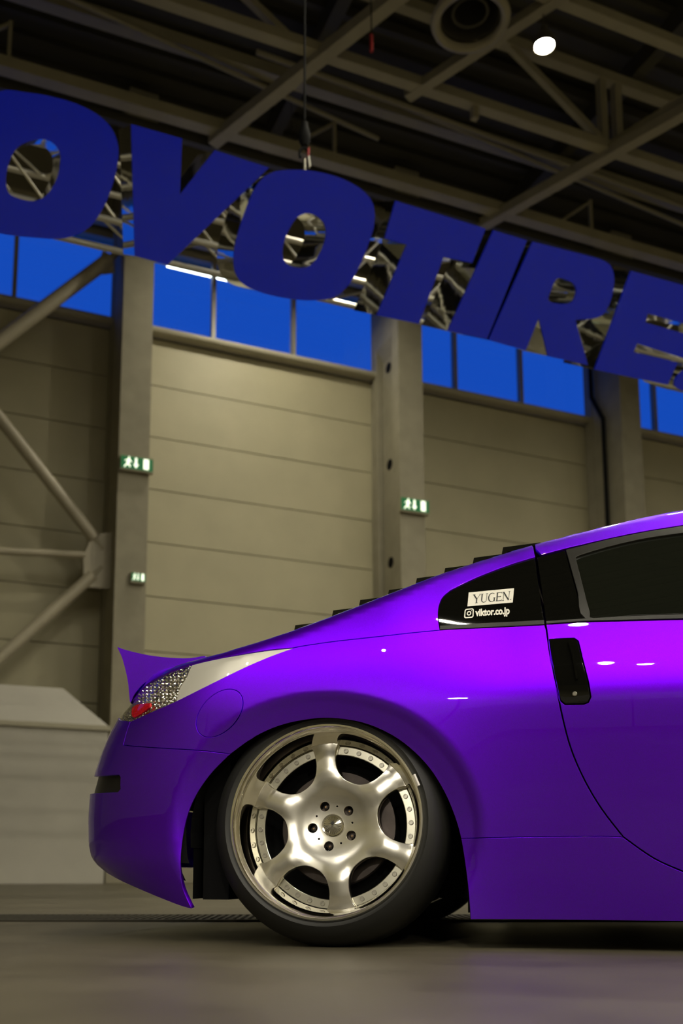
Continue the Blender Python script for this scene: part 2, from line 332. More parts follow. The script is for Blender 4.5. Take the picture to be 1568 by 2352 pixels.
# round diffuser
p = rp(1080, 46, 14.7); o = empty('air_diffuser', p)
def lathe(prof, n, centre, axis, mat, name, parent, closed=False, smooth=True, sharp=35):
    axis = np.array(axis, float); axis /= np.linalg.norm(axis)
    b = np.cross(axis, [0,0,1.] if abs(axis[2]) < .9 else [1.,0,0]); b /= np.linalg.norm(b); c = np.cross(axis, b)
    V = []; m = len(prof)
    for k in range(n):
        e = b*math.cos(2*math.pi*k/n)+c*math.sin(2*math.pi*k/n)
        for r, a in prof: V.append(np.array(centre)+e*r+axis*a)
    Fc = [(k*m+i, ((k+1)%n)*m+i, ((k+1)%n)*m+(i+1)%m, k*m+(i+1)%m) for k in range(n) for i in range(m if closed else m-1)]
    return mk(name, V, Fc, mat, parent, smooth, sharp)
th = np.linspace(0, 2*math.pi, 9)[:-1]
lathe([(.60+.085*math.cos(a), .085*math.sin(a)) for a in th], 40, p, (0,0,1), M['roof_steel'], 'outer_ring', o, True)
lathe([(.30+.03*math.cos(a), .15+.03*math.sin(a)) for a in th], 28, p, (0,0,1), M['dark_steel'], 'inner_ring', o, True)
lathe([(.54, .08), (.54, 1.2), (.50, 1.2), (.50, .08)], 32, p, (0,0,1), M['dark_steel'], 'duct', o, True)
tag(o, 'round ring shaped air diffuser hanging under the ceiling', 'diffuser')
# hanging cable with red end
p = rp(853, 118, 13.5)
o = empty('hanging_cable', p); MB().tube(p+HZ*.25, p+HZ*4, .012, 6).build('wire', M['cable'], o); MB().tube(p, p+HZ*.3, .03, 8).build('red_plug', M['redstrap'], o)
tag(o, 'thin hanging cable with a small red end at the top of the hall', 'cable')

# ------------------------------------------------------------------ high bay lamps
lt, ld = on_z(1250, 103, 14.3)
def lamp(t, d, z, label, first=None):
    p = H(t, d, z)
    if first:
        r = first.copy(); col.objects.link(r); r.location = tuple(p)
        for ch in first.children: c_ = ch.copy(); col.objects.link(c_); c_.parent = r
        tag(r, label, 'lamp'); return r
    o = empty('high_bay_lamp', p)
    lathe([(.0, 0), (.155, 0), (.155, .012), (.0, .012)], 20, p, (0,0,1), M['lamp_on'], 'light_disc', o, False, False)
    lathe([(.17, -.03), (.19, -.03), (.195, .06), (.12, .20), (.07, .22), (.07, .34), (0, .34)], 24, p, (0,0,1), M['dark_steel'], 'housing', o)
    MB().tube(p+HZ*.3, p+HZ*2.44, .012, 6).build('suspension_rod', M['dark_steel'], o)
    tag(o, label, 'lamp', 'high bay lamps of the hall'); return o
L0 = lamp(lt, ld, 14.3, 'round high bay lamp shining brightly at the top right of the ceiling')
W5 = ['first', 'second', 'third', 'fourth', 'fifth', 'sixth', 'seventh', 'eighth', 'ninth']
for j in range(1, 8):
    for i in (range(-1, 6) if j < 3 else range(-3, 5)):
        lamp(lt+5.2*i+(2.6 if j % 2 else 0), ld-6.0*j, 14.3, 'high bay lamp behind the viewer, %s of its row, %s row from the wall' % (W5[i+3], W5[j]), L0)
wt, wz = on_d(668, 470, -1.5)
lamp(wt, -1.5, wz, 'high bay lamp hidden behind the second letter O, close to the far wall', L0)
pw_ = empty('reflector_partition', (-.5, -4.5, 0))  # unseen boards added for the polished wheel and paint to reflect
for nm_, z0, z1, mt in (('lower_board', 0, 1.15, M['booth']), ('upper_board', 1.17, 2.15, M['partition'])):
    for k in range(6): x = -9+k*2.85; MB().hexa([(x,-4.6,z0),(x+2.83,-4.6,z0),(x+2.83,-4.4,z0),(x,-4.4,z0),(x,-4.6,z1),(x+2.83,-4.6,z1),(x+2.83,-4.4,z1),(x,-4.4,z1)]).build(nm_, mt, pw_)
tag(pw_, 'added reflector partition, grey below and white above, standing behind the viewer', 'partition')
# fill spotlights and their rail, added behind the viewer to brighten the car
M['fill_spot_on'] = pm('fill_spot_on', (1, 1, 1), .5, emis=(1, .93, .78), est=60)
rail_ = tag(MB().tube((-8, -2.6, 5.5), (8, -2.6, 5.5), .025, 8).tube((-8, -2.6, 5.5), (-8, -4.3, 0), .03, 8).tube((8, -2.6, 5.5), (8, -4.3, 0), .03, 8).build('fill_light_rail', M['dark_steel'], smooth=True), 'steel rail added behind the viewer to carry the fill lights', 'rail')
SPOT_W = 150.0; WHX = .02
for k, sx in enumerate((-6.2, -4.2, -2.2, -.2, 1.8, 3.8)):
    p = np.array([sx, -2.45, 5.3]); aim = np.array([.5+.12*sx, 2.6, .7])-p; aim /= np.linalg.norm(aim); o = empty('fill_spotlight', p)
    MB().tube(p-aim*.16, p, .045, 14, r2=.06).tube(p-aim*.08, np.array([sx, -2.57, 5.47]), .012, 6).build('housing', M['dark_steel'], o, smooth=True)
    MB().tube(p+aim*.002, p+aim*.004, .05, 14).build('light_disc', M['fill_spot_on'], o)
    ld_ = bpy.data.lights.new('spot', 'SPOT'); ld_.energy = SPOT_W; ld_.color = (1, .93, .80); ld_.spot_size = R(46); ld_.spot_blend = .8; ld_.shadow_soft_size = .06
    lo_ = bpy.data.objects.new('bulb', ld_); col.objects.link(lo_); lo_.parent = o; lo_.location = tuple(aim*.02)
    lo_.rotation_euler = Vector(tuple(aim)).to_track_quat('-Z', 'Y').to_euler()
    tag(o, 'small added spotlight on the rail behind the viewer, %s from the left' % W5[k], 'fill_spotlight', 'added fill spotlights behind the viewer')
for k, (sx, lb) in enumerate(((-1.7, 'left'), (1.1, 'right'))):  # narrow lamps on floor stands, added to brighten the wheel
    p = np.array([sx, -3.2, 2.3]); aim = np.array([WHX, 2.6, .33])-p; aim /= np.linalg.norm(aim); o = empty('fill_spotlight', p)
    MB().tube(p-aim*.20, p, .05, 14, r2=.075).build('housing', M['dark_steel'], o, smooth=True)
    MB().tube(p-aim*.1, (sx, -3.36, 0.02), .016, 8).build('stand_pole', M['dark_steel'], o, smooth=True)
    MB().tube((sx, -3.36, 0), (sx, -3.36, .02), .22, 20).build('foot_plate', M['dark_steel'], o)
    MB().tube(p+aim*.002, p+aim*.004, .06, 14).build('light_disc', M['fill_spot_on'], o)
    ld_ = bpy.data.lights.new('spot', 'SPOT'); ld_.energy = 110; ld_.color = (1, .93, .80); ld_.spot_size = R(13); ld_.spot_blend = .9; ld_.shadow_soft_size = .08
    lo_ = bpy.data.objects.new('bulb', ld_); col.objects.link(lo_); lo_.parent = o; lo_.location = tuple(aim*.02); lo_.rotation_euler = Vector(tuple(aim)).to_track_quat('-Z', 'Y').to_euler()
    tag(o, 'spotlight on a floor stand added behind the viewer to brighten the wheel, the %s one' % lb, 'fill_spotlight', 'added floor stand spotlights')
# linear lamp behind the first window
ta, za = on_d(384, 608, 2.4); tb, zb = on_d(522, 641, 2.4)
o = empty('strip_lamp', H(ta, 2.4, za)); MB().tube(H(ta, 2.4, za), H(tb, 2.4, zb), .055, 10).build('light_tube', M['tube_on'], o, smooth=True)
MB().hbox(ta, tb, 2.36, 2.48, za+.06, za+.14).build('housing', M['frame'], o); tag(o, 'white strip lamp glowing behind the first blue window', 'lamp')

# ================================================================== BLUE LETTERS
SD = 8.2                                   # depth of the sign plane at the picture's middle
SP0 = np.array([0., SD, 0.]); sy = YAW; SA = np.array([math.cos(sy), math.sin(sy), 0]); SN = np.array([-SA[1], SA[0], 0])
TILT = R(33); SC = SP0+HZ*5.6; SUP = HZ*math.cos(TILT)-SN*math.sin(TILT); SDP = SN*math.cos(TILT)+HZ*math.sin(TILT)     # the sign leans forward
def on_sign(x, y, d=0.0):
    r = ray(x, y); s = np.dot(SC+SDP*d-O3, SDP)/np.dot(r, SDP); p = O3+r*s
    return np.array([np.dot(p-SC, SA), np.dot(p-SC, SUP)])
def SG(a, z, d): return SC+SA*a+SDP*d+SUP*z
def on_v(x, y, d):                        # upright plane d behind the sign's middle
    r = ray(x, y); s = np.dot(SP0+SN*d-O3, SN)/np.dot(r, SN); p = O3+r*s
    return np.array([np.dot(p-SP0, SA), p[2]])
def SV(a, z, d): return SP0+SA*a+SN*d+HZ*z
def catmull(P, closed=True, k=6):
    P = np.array(P, float); n = len(P); out = []
    rngi = range(n) if closed else range(n-1)
    for i in rngi:
        p0, p1, p2, p3 = (P[(i-1) % n], P[i], P[(i+1) % n], P[(i+2) % n]) if closed else (P[max(i-1,0)], P[i], P[i+1], P[min(i+2,n-1)])
        for s in range(k):
            t = s/k; out.append(.5*((2*p1)+(-p0+p2)*t+(2*p0-5*p1+4*p2-p3)*t*t+(-p0+3*p1-3*p2+p3)*t**3))
    if not closed: out.append(P[-1])
    return np.array(out)
def inside(P, poly):
    P = np.atleast_2d(P); x, y = P[:,0], P[:,1]; r = np.zeros(len(P), bool); n = len(poly); j = n-1
    for i in range(n):
        xi, yi = poly[i]; xj, yj = poly[j]
        if yi != yj:
            c_ = ((yi > y) != (yj > y)) & (x < (xj-xi)*(y-yi)/(yj-yi)+xi); r ^= c_
        j = i
    return r
def cdt(loops, grid=None):
    """loops[0] outer, others holes; optional interior grid spacing -> verts, tris, loop index lists"""
    pts = []; ed = []; idx = []
    for L in loops:
        s = len(pts); n = len(L); pts += [tuple(p) for p in L]; ed += [(s+i, s+(i+1) % n) for i in range(n)]; idx.append(list(range(s, s+n)))
    if grid is not None:
        lo = np.min(loops[0], 0); hi = np.max(loops[0], 0)
        gx = np.arange(lo[0]+grid[0]*.5, hi[0], grid[0]); gy = np.arange(lo[1]+grid[1]*.5, hi[1], grid[1])
        G = np.array(np.meshgrid(gx, gy)).reshape(2, -1).T
        if len(G):
            k = inside(G, loops[0])
            for L in loops[1:]: k &= ~inside(G, L)
            G = G[k]; B = np.vstack(loops)
            if len(G):
                keep = np.ones(len(G), bool)
                for s in range(0, len(G), 2000):
                    dd = (np.abs(((G[s:s+2000, None, :]-B[None])/np.array(grid)))**2).sum(2).min(1); keep[s:s+2000] = dd > .30
                pts += [tuple(p) for p in G[keep]]
    r = delaunay_2d_cdt([Vector(p) for p in pts], ed, [], 0, 1e-7, True)
    V = np.array([tuple(v) for v in r[0]]); T = [tuple(f) for f in r[2]]
    C = np.array([V[list(f)].mean(0) for f in T]); k = inside(C, loops[0])
    for L in loops[1:]: k &= ~inside(C, L)
    T = [f for f, q in zip(T, k) if q]
    om = {}
    for ni, src in enumerate(r[3]):
        for s in src: om[s] = ni
    return V, T, [[om[i] for i in L] for L in idx]
LD = .60
def letter(name_label, loops, smooths):
    Ls = []
    for L, sm in zip(loops, smooths):
        L = np.array(L, float)
        if sm: L = catmull(L, True, 5)
        Ls.append(np.array([on_sign(x, y) for x, y in L]))
    V, T, idx = cdt(Ls)
    cen = V.mean(0); o = empty('sign_letter', SG(cen[0], cen[1], 0))
    area = lambda f: (V[f[1]][0]-V[f[0]][0])*(V[f[2]][1]-V[f[0]][1])-(V[f[2]][0]-V[f[0]][0])*(V[f[1]][1]-V[f[0]][1])
    T = [f if area(f) > 0 else f[::-1] for f in T]; n = len(V)
    FV = [SG(a, z, 0) for a, z in V]+[SG(a, z, .02) for a, z in V]
    FF = list(T)+[tuple(i+n for i in f[::-1]) for f in T]
    for L in idx: FF += [(L[i], L[i]+n, L[(i+1) % len(L)]+n, L[(i+1) % len(L)]) for i in range(len(L))]
    mk('face', FV, FF, M['box_blue'], o)
    RV = []; RF = []
    for li, L in enumerate(idx):
        # returns slightly inside the face edge
        m0 = len(RV); m = len(L)
        for i in L: RV += [SG(V[i][0], V[i][1], .021), SG(V[i][0], V[i][1], LD)]
        RF += [(m0+2*i, m0+2*i+1, m0+2*((i+1) % m)+1, m0+2*((i+1) % m)) for i in range(m)]
    mk('side_return', RV, RF, M['mirror'], o, True, 25)
    mk('back_plate', [SG(a, z, LD) for a, z in V]+[SG(a, z, LD+.01) for a, z in V], list(T)+[tuple(i+n for i in f[::-1]) for f in T], M['alu'], o)
    tag(o, name_label, 'letter', 'blue hanging sign letters'); return o
letter('blue glossy hanging letter O cut off by the left edge of the photo', [[(0,209),(60,212),(120,222),(180,240),(228,266),(258,298),(271,335),(270,375),(258,425),(238,475),(205,522),(150,547),(80,546),(0,536),(-55,515),(-82,470),(-88,400),(-76,320),(-48,250)],
       [(88,320),(118,326),(137,350),(137,385),(126,420),(105,450),(75,462),(40,455),(18,440),(14,405),(24,365),(45,335)]], [1,1])
letter('blue glossy hanging letter V', [[(301,285),(418,318),(413,447),(493,345),(618,385),(385,608),(268,580),(308,560)] if False else [(301,285),(418,318),(413,447),(493,345),(618,385),(385,608),(309,588)]], [0])
letter('blue glossy hanging letter O directly under the black hoist', [[(618,399),(660,390),(720,393),(780,408),(830,435),(856,468),(859,515),(846,560),(825,612),(800,655),(765,683),(720,690),(670,687),(610,675),(562,655),(540,625),(537,580),(548,530),(565,480),(588,428)],
       [(700,490),(725,495),(745,515),(748,545),(735,580),(718,606),(695,615),(665,610),(650,593),(650,565),(662,530),(680,502)]], [1,1])
letter('blue glossy hanging letter T', [[(908,461),(1115,525),(1084,604),(1018,591),(962,744),(865,724),(934,562),(883,548)]], [0])
letter('blue glossy hanging letter I', [[(1133,529),(1210,552),(1118,779),(1028,760)]], [0])
Rr = [(1223,555)]+list(map(tuple, catmull([(1345,586),(1385,598),(1404,614),(1410,645),(1402,690),(1385,722),(1360,732)], False, 4)))+[(1321,735),(1350,839),(1258,818),(1237,731),(1207,805),(1122,781)]
letter('blue glossy hanging letter R with a small round counter', [Rr, [(1278,641),(1300,643),(1316,651),(1323,667),(1316,691),(1300,698),(1278,697),(1262,692),(1260,680)]], [0,1])
letter('blue glossy hanging letter E near the right edge of the photo', [[(1449,622),(1650,678),(1632,757),(1487,721),(1482,741),(1612,777),(1596,826),(1464,789),(1456,810),(1590,846),(1535,888),(1365,849)] if False else
        [(1449,622),(1632,672),(1611,754),(1487,720),(1482,741),(1592,772),(1576,825),(1463,789),(1455,809),(1556,832),(1533,884),(1365,849)]], [0])
letter('blue glossy hanging letter cut off at the right edge of the photo', [list(map(tuple, catmull([(1580,846),(1640,862),(1665,850),(1670,820),(1648,795),(1642,755),(1668,708),(1740,700),(1790,725),(1780,770),(1715,755),(1705,790),(1745,830),(1735,890),(1690,925),(1620,915),(1548,886)], True, 4)))], [0])
# aluminium box truss behind the letters
tr = empty('display_truss', SV(0, 5.6, .6))
zl = on_v(700, 615, 1.2)[1]; zh = zl+.60
a0, a1 = -4.2, 6.0
for d in (1.2, 1.65):
    for z in (zl, zh): MB().tube(SV(a0, z, d), SV(a1, z, d), .032, 10).build('main_tube', M['alu'], tr, smooth=True)
nl = int((a1-a0)/.5)
for i in range(nl):
    x = a0+i*.5
    for d in (1.2, 1.65):
        za_, zb_ = (zl, zh) if i % 2 == 0 else (zh, zl)
        MB().tube(SV(x, za_, d), SV(x+.5, zb_, d), .014, 6).build('lacing', M['alu'], tr, smooth=True)
    for z in (zl, zh): MB().tube(SV(x, z, 1.2 if i % 2 else 1.65), SV(x+.5, z, 1.65 if i % 2 else 1.2), .014, 6).build('lacing', M['alu'], tr, smooth=True)
tag(tr, 'aluminium lattice truss carrying the blue letters', 'truss')
# hoist above second O
hx = on_v(699, 385, .25); hp = SV(hx[0], hx[1], .25)
def hz(y): return on_v(699, y, .25)[1]
ho = empty('chain_hoist', hp)
MB().tube(SV(hx[0], hz(275), .25), SV(hx[0], 17.4, .25), .012, 6).build('chain', M['cable'], ho)
lathe([(0, 0), (.03, .0), (.055, .05), (.055, .12), (.035, .19), (.03, .24), (0, .25)], 14, SV(hx[0], hz(335), .25), (0,0,1), M['cable'], 'hoist_body', ho)
m = MB(); ang = np.linspace(-2.2, 2.0, 12); zc_ = hz(356)
pts = [SV(hx[0]+.05*math.sin(a), zc_+.07*math.cos(a), .25) for a in ang]
for p_, q_ in zip(pts[:-1], pts[1:]): m.tube(p_, q_, .014, 8)
m.build('hook', M['cable'], ho, smooth=True)
MB().beam(SV(hx[0]+.03, hz(342), .23), SV(hx[0]+.03, hz(360), .23), .03, .012).build('red_strap', M['redstrap'], ho)
MB().beam(SV(hx[0]+.03, hz(361), .23), SV(hx[0]+.045, hz(384), .23), .032, .012).build('pale_sling', M['white_vinyl'], ho)
MB().tube(SV(hx[0], hz(366), .25), SV(hx[0], hx[1]-.1, .25), .016, 8).build('shackle', M['steel'], ho)
tag(ho, 'black hoist with chain, hook and red strap above the second letter O', 'hoist')
# ================================================================== CAR
CY = R(14.0); CU = np.array([math.cos(CY), -math.sin(CY), 0.]); CW = np.array([-math.sin(CY), -math.cos(CY), 0.])
_r = ray(745, 1884); _d = 2.61/(_r[1]*CP+_r[2]*SP); WC = O3+_r*_d                     # centre of the rear wheel's lip
O_ = np.array([WC[0], WC[1], 0.])+CW*.035                                            # car origin: below that centre, on the outer body plane
WHZ = float(WC[2])
def CARP(u, wi, z): return O_[None]+np.outer(u, CU)-np.outer(wi, CW)+np.outer(z, HZ)   # wi: inward distance
def pl(x, y, wi):                                                                   # pixel -> (u, z) on the plane wi
    r = ray(x, y); s = np.dot(O_-CW*wi-O3, CW)/np.dot(r, CW); p = O3+r*s; return float(np.dot(p-O_, CU)), float(p[2])
HALF = .905; U0R, CR_ = -.20, .36; U0F, CF_ = 2.92, .55; WB = 2.65
ZCREASE = .62
# tables solved below
Lz_v = np.array([0., .2, .4, .6, .8, 1.4]); Lz_L = np.full(6, .42)
zr_t = np.array([-.9, -.4, 0, .4, .9, 1.3, 2.0, 2.9, 3.7]); zr_z = np.array([.8, .8, .9, 1.0, 1.1, 1.15, .85, .7, .55])
def rho(t): return np.interp(t, [-.5, 0, .5, 1.6, 2.1, 3.5], [.055, .06, .06, .07, .10, .12])
def prof(z, t=1.):
    z = np.asarray(z, float); k = np.clip((np.asarray(t, float)-.15)/.35, 0, 1); k = k*k*(3-2*k)      # crease only from the door forward
    up = np.clip(z-ZCREASE, 0, None); dn = np.clip(ZCREASE-z, 0, None)
    a = .45*up**2+.22*np.sqrt(up**2+.0009)-.0066; b = .72*up**2+.03*up
    lo = .10*dn**2+.10*np.sqrt(dn**2+.0009)*k-.003*k
    return np.where(z > ZCREASE, k*a+(1-k)*b, lo)
def slope(z, t=1.): return (prof(np.asarray(z)+.002, t)-prof(np.asarray(z)-.002, t))/.004
def S(t, v):
    t = np.asarray(t, float); v = np.asarray(v, float); t, v = np.broadcast_arrays(t, v)
    zr = np.interp(t, zr_t, zr_z); rh = rho(t); psi0 = np.arctan(slope(zr, t))
    z = np.minimum(v, zr); wi = prof(z, t)
    psi = np.clip(psi0+(v-zr)/rh, None, 1.54); roll = v > zr
    z = np.where(roll, zr+rh*(np.sin(psi)-np.sin(psi0)), z); wi = np.where(roll, prof(zr, t)+rh*(np.cos(psi0)-np.cos(psi)), wi)
    L = np.interp(v, Lz_v, Lz_L)
    th = np.clip((U0R-t)/.42, 0, 1.5); tf = np.clip((t-U0F)/.55, 0, 1.5)
    u = np.where(th > 0, U0R-L*np.sin(th), np.where(tf > 0, U0F+.62*np.sin(tf), t))
    wi = wi+CR_*(1-np.cos(th))+CF_*(1-np.cos(tf))
    for tc in (0., WB):
        e = np.sqrt(((u-tc+.008)/.355)**2+((z-.30)/.305)**2); k = np.clip(1.22-e, 0, .27)
        wi = wi+np.where(z < .75, .13*k*(lambda q_: q_*q_*(3-2*q_))(np.clip(k/.13, 0, 1)), 0)
    return u, wi, z
def SPT(t, v): u, wi, z = S(t, v); return CARP(np.ravel(u), np.ravel(wi), np.ravel(z))
def SN_(t, v, e=.003):
    a = SPT(t+e, v)-SPT(t-e, v); b = SPT(t, v+e)-SPT(t, v-e); n = np.cross(a, b); l = np.linalg.norm(n, axis=1)[:, None]
    n = n/np.maximum(l, 1e-9); return np.where((n @ CW)[:, None] < -.2, -n, n)
def projA(P): 
    Z = P[:,2]-CH; d = P[:,1]*CP+Z*SP; return np.stack([PPX+F*P[:,0]/d, PPY-F*(-P[:,1]*SP+Z*CP)/d], 1)
# rear plan silhouette: solve the tail length for each height
sil = [(302,1612),(286,1632),(271,1652),(250,1690),(233,1730),(218,1775),(207,1815),(204,1850),(202,1885),(203,1940),(209,1968),(220,1984),(242,2003)]
res = []
ths = np.linspace(0, 1.5, 120)
for x, y in sil:
    lo, hi = .1, .8
    for _ in range(28):
        L = (lo+hi)/2
        z = CH+.5
        for __ in range(6):                         # height at which this silhouette point sits
            wi = prof(np.full(120, z), -.5)+CR_*(1-np.cos(ths)); P = CARP(U0R-L*np.sin(ths), wi, np.full(120, z)); q = projA(P); k = int(np.argmin(q[:,0]))
            z += (q[k,1]-y)/880.
        if q[k,0] > x: lo = L
        else: hi = L
    res.append((z, L))
res.sort(); zz = [r_[0] for r_ in res]; LL = [r_[1] for r_ in res]
Lz_v = np.array([0.02]+zz+[zz[-1]+.12, 1.6]); Lz_L = np.array([max(LL[0]-.22, .08)]+LL+[max(LL[-1]-.09, .1), max(LL[-1]-.12, .1)])
# roof silhouette: solve where the roll starts
top_px = np.array([(300,1560),(380,1535),(440,1519),(520,1497),(600,1472),(640,1459),(678,1446),(762,1415),(827,1390),(893,1365),(954,1340),(1023,1314),(1088,1293),(1153,1273),(1222,1251),(1300,1231),(1400,1206),(1480,1187),(1568,1170)], float)
vs = np.linspace(.5, 1.6, 500)
tn_ = np.array([-.60,-.5,-.4,-.3,-.2,-.1,0,.1,.2,.3,.4,.5,.6,.7,.8,.9]); zs = []
old_t, old_z = zr_t, zr_z
for t in tn_:
    lo, hi = .55, 1.35
    for _ in range(24):
        z0 = (lo+hi)/2; zr_t = np.array([-9, 9.]); zr_z = np.array([z0, z0]); v_ = z0+np.linspace(0, 1, 80)*rho(t)*1.5
        q = projA(SPT(np.full(80, t), v_)); g = (q[:,1]-np.interp(q[:,0], top_px[:,0], top_px[:,1])).min()
        if g < 0: hi = z0
        else: lo = z0
    zs.append(z0)
zs = np.array(zs)
zend = zs[-1]
zr_t = np.concatenate([[-1.2], tn_, [1.1, 1.3, 1.5, 1.7, 1.9, 2.1, 2.3, 2.7, 3.1, 3.5, 3.9]])
zr_z = np.concatenate([[zs[0]], zs, [zend+.022, zend+.028, zend+.015, zend-.04, zend-.13, zend-.24, zend-.30, .70, .63, .55, .50]])
print('tail', np.round(zz, 2), np.round(LL, 2)); print('roof', np.round(zs, 3))
# inverse map: pixel -> (t, v)
_T, _V = np.meshgrid(np.linspace(-.80, 1.15, 420), np.linspace(.02, 1.30, 300)); _T = _T.ravel(); _V = _V.ravel(); _Q = projA(SPT(_T, _V))
_nv = SN_(_T, _V); _Pp = SPT(_T, _V); _fac = ((np.array([0,0,CH])-_Pp)*_nv).sum(1) > -.02; _T, _V, _Q = _T[_fac], _V[_fac], _Q[_fac]
def inv(P):
    P = np.atleast_2d(np.array(P, float)); out = []
    for x, y in P:
        k = int(np.argmin((_Q[:,0]-x)**2+(_Q[:,1]-y)**2)); p = np.array([_T[k], _V[k]]); q0 = _Q[k]; best = (np.hypot(q0[0]-x, q0[1]-y), p)
        for _ in range(4):
            e = 1e-4; q = projA(SPT(np.array([p[0], p[0]+e, p[0]]), np.array([p[1], p[1], p[1]+e])))
            J = np.array([(q[1]-q[0])/e, (q[2]-q[0])/e]).T; r_ = np.array([x, y])-q[0]
            if np.hypot(*r_) < best[0]: best = (np.hypot(*r_), p.copy())
            if abs(np.linalg.det(J)) < 1e3: break
            dp = np.clip(np.linalg.solve(J, r_), -.02, .02); p = p+dp
        out.append(best[1])
    return np.array(out)
def densify(P, ds=.015):
    P = np.array(P, float); out = []
    for i in range(len(P)):
        a, b = P[i], P[(i+1) % len(P)]; n = max(1, int(np.hypot(*(b-a))/ds)); out += [a+(b-a)*k/n for k in range(n)]
    return np.array(out)
def px(*P, s=True): 
    """open polyline in pixels -> tv, smoothed"""
    P = np.array(P, float); P = catmull(P, False, 4) if s and len(P) > 2 else P
    return inv(P)
def join(*A): return np.vstack([np.atleast_2d(a) for a in A])
def shrink(P, g):
    P = np.array(P); n = len(P); a2 = sum(P[i][0]*P[(i+1)%n][1]-P[(i+1)%n][0]*P[i][1] for i in range(n)); sg = 1 if a2 > 0 else -1
    out = []
    for i in range(n):
        d1 = P[i]-P[i-1]; d2 = P[(i+1) % n]-P[i]; l1 = np.hypot(*d1); l2 = np.hypot(*d2)
        if l1 < 1e-9 or l2 < 1e-9: out.append(P[i]); continue
        m_ = np.array([-(d1/l1)[1]-(d2/l2)[1], (d1/l1)[0]+(d2/l2)[0]]); l = np.hypot(*m_)
        out.append(P[i]+(sg*m_/l*g if l > 1e-6 else 0))
    return np.array(out)
def dedupe(P, tol=.0012):
    out = [P[0]]
    for p in P[1:]:
        if np.hypot(*(p-out[-1])) > tol: out.append(p)
    if np.hypot(*(out[0]-out[-1])) < tol: out.pop()
    return np.array(out)
CARMID = HALF*2
def mirror(P): # across the car's middle plane
    return P+np.outer(2*(HALF)-2*(-(P-O_) @ CW), -CW)
car = empty('car', O_-CW*HALF+CU*1.3)
def panel(name, loop, mat, parent, grid=.022, off=0., thick=.014, gap=.0017, holes=(), both=True, ds=None, lipmat=None, label=None):
    L = dedupe(shrink(densify(dedupe(loop), ds or grid*.7), gap))
    Hs = [dedupe(shrink(densify(dedupe(h), ds or grid*.7), -gap)) for h in holes]
    V, T, idx = cdt([L]+Hs, (grid, grid)); P = SPT(V[:,0], V[:,1]); Nn = SN_(V[:,0], V[:,1]); P = P+Nn*off
    T = [f for f in T if abs((V[f[1]][0]-V[f[0]][0])*(V[f[2]][1]-V[f[0]][1])-(V[f[2]][0]-V[f[0]][0])*(V[f[1]][1]-V[f[0]][1])) > 2e-7]; T2 = []
    for f in T:
        n_ = np.cross(P[f[1]]-P[f[0]], P[f[2]]-P[f[0]]); T2.append(f if n_ @ Nn[f[0]] > 0 else f[::-1])
    VV = list(P); NN = list(Nn); FF = list(T2); 
    # rolled edge: outer ring eases inward and a return
    for l in idx:
        b = len(VV); m_ = len(l)
        C2 = np.array([V[i] for i in l]); 
        tn = SPT(np.roll(C2, -1, 0)[:,0], np.roll(C2, -1, 0)[:,1])-SPT(np.roll(C2, 1, 0)[:,0], np.roll(C2, 1, 0)[:,1])
        tn /= np.maximum(np.linalg.norm(tn, axis=1)[:, None], 1e-9); 
        ar = sum(C2[i][0]*C2[(i+1)%m_][1]-C2[(i+1)%m_][0]*C2[i][1] for i in range(m_))
        sd = 1 if (ar > 0) == (l is idx[0]) else -1
        for q in range(m_):
            i = l[q]; o_ = np.cross(tn[q], Nn[i])*sd*(1 if ar*1 else 1)
            if l is not idx[0]: o_ = -np.cross(tn[q], Nn[i])*(1 if ar > 0 else -1)
            VV += [P[i]+o_*0, P[i]-Nn[i]*.0016+o_*.0009, P[i]-Nn[i]*thick+o_*.0006]
            n1 = Nn[i]; n2 = (o_+Nn[i]*.35); n2 /= np.linalg.norm(n2); NN += [n1, n2, o_]
        for q in range(m_):
            a_, b_ = b+3*q, b+3*((q+1) % m_)
            for s_ in (0, 1):
                fc = (a_+s_, b_+s_, b_+s_+1, a_+s_+1)
                n_ = np.cross(VV[fc[1]]-VV[fc[0]], VV[fc[3]]-VV[fc[0]]); 
                if n_ @ np.array(NN[a_+1+s_]) < 0: fc = fc[::-1]
                FF.append(fc)
    VV = np.array(VV); NN = np.array(NN)
    o = mk(name, VV, FF, mat, parent, True, normals=NN)
    if label: o['label'] = label
    if both:
        VM = mirror(VV); NM = NN-2*np.outer(NN @ CW, CW)
        o2 = mk(name, VM, [f[::-1] for f in FF], mat, parent if parent is car else car, True, normals=NM)
        if label: o2['label'] = label
    return o
def vtop(t): 
    zr = np.interp(t, zr_t, zr_z); return zr+rho(t)*(1.50-np.arctan(slope(zr, t)))
def TV(*P): return np.array(P, float)
# ---- shared seam lines (tv)
arch = px((530,1732),(585,1693),(640,1668),(700,1654),(760,1650),(830,1660),(890,1684),(940,1718),(985,1764),(1020,1820),(1045,1880),(1058,1926))
arch_lo = px((1058,1926),(1066,1975),(1073,2030),(1078,2080),(1080,2112))
arch_b = px((530,1732),(490,1772),(460,1812),(440,1850),(427,1890),(419,1940),(416,1990),(420,2040),(440,2088))
bseam = px((283,1711),(310,1714),(380,1719),(450,1723),(530,1732))
bvert = px((299,1657),(290,1683),(283,1711))
tl_low = px((299,1657),(350,1634),(400,1612),(480,1572),(560,1533),(620,1507),(673,1488))
tl_up = px((299,1657),(272,1651),(285,1632),(303,1611),(330,1578),(360,1558),(395,1541),(440,1526),(500,1512),(560,1502),(620,1493),(673,1488))
hseam = px((673,1487),(760,1474),(850,1464),(930,1455),(1010,1447))
belt = px((1010,1446),(1130,1441),(1250,1435))
gapA = px((1223,1251),(1228,1275),(1236,1320),(1244,1375),(1252,1433))
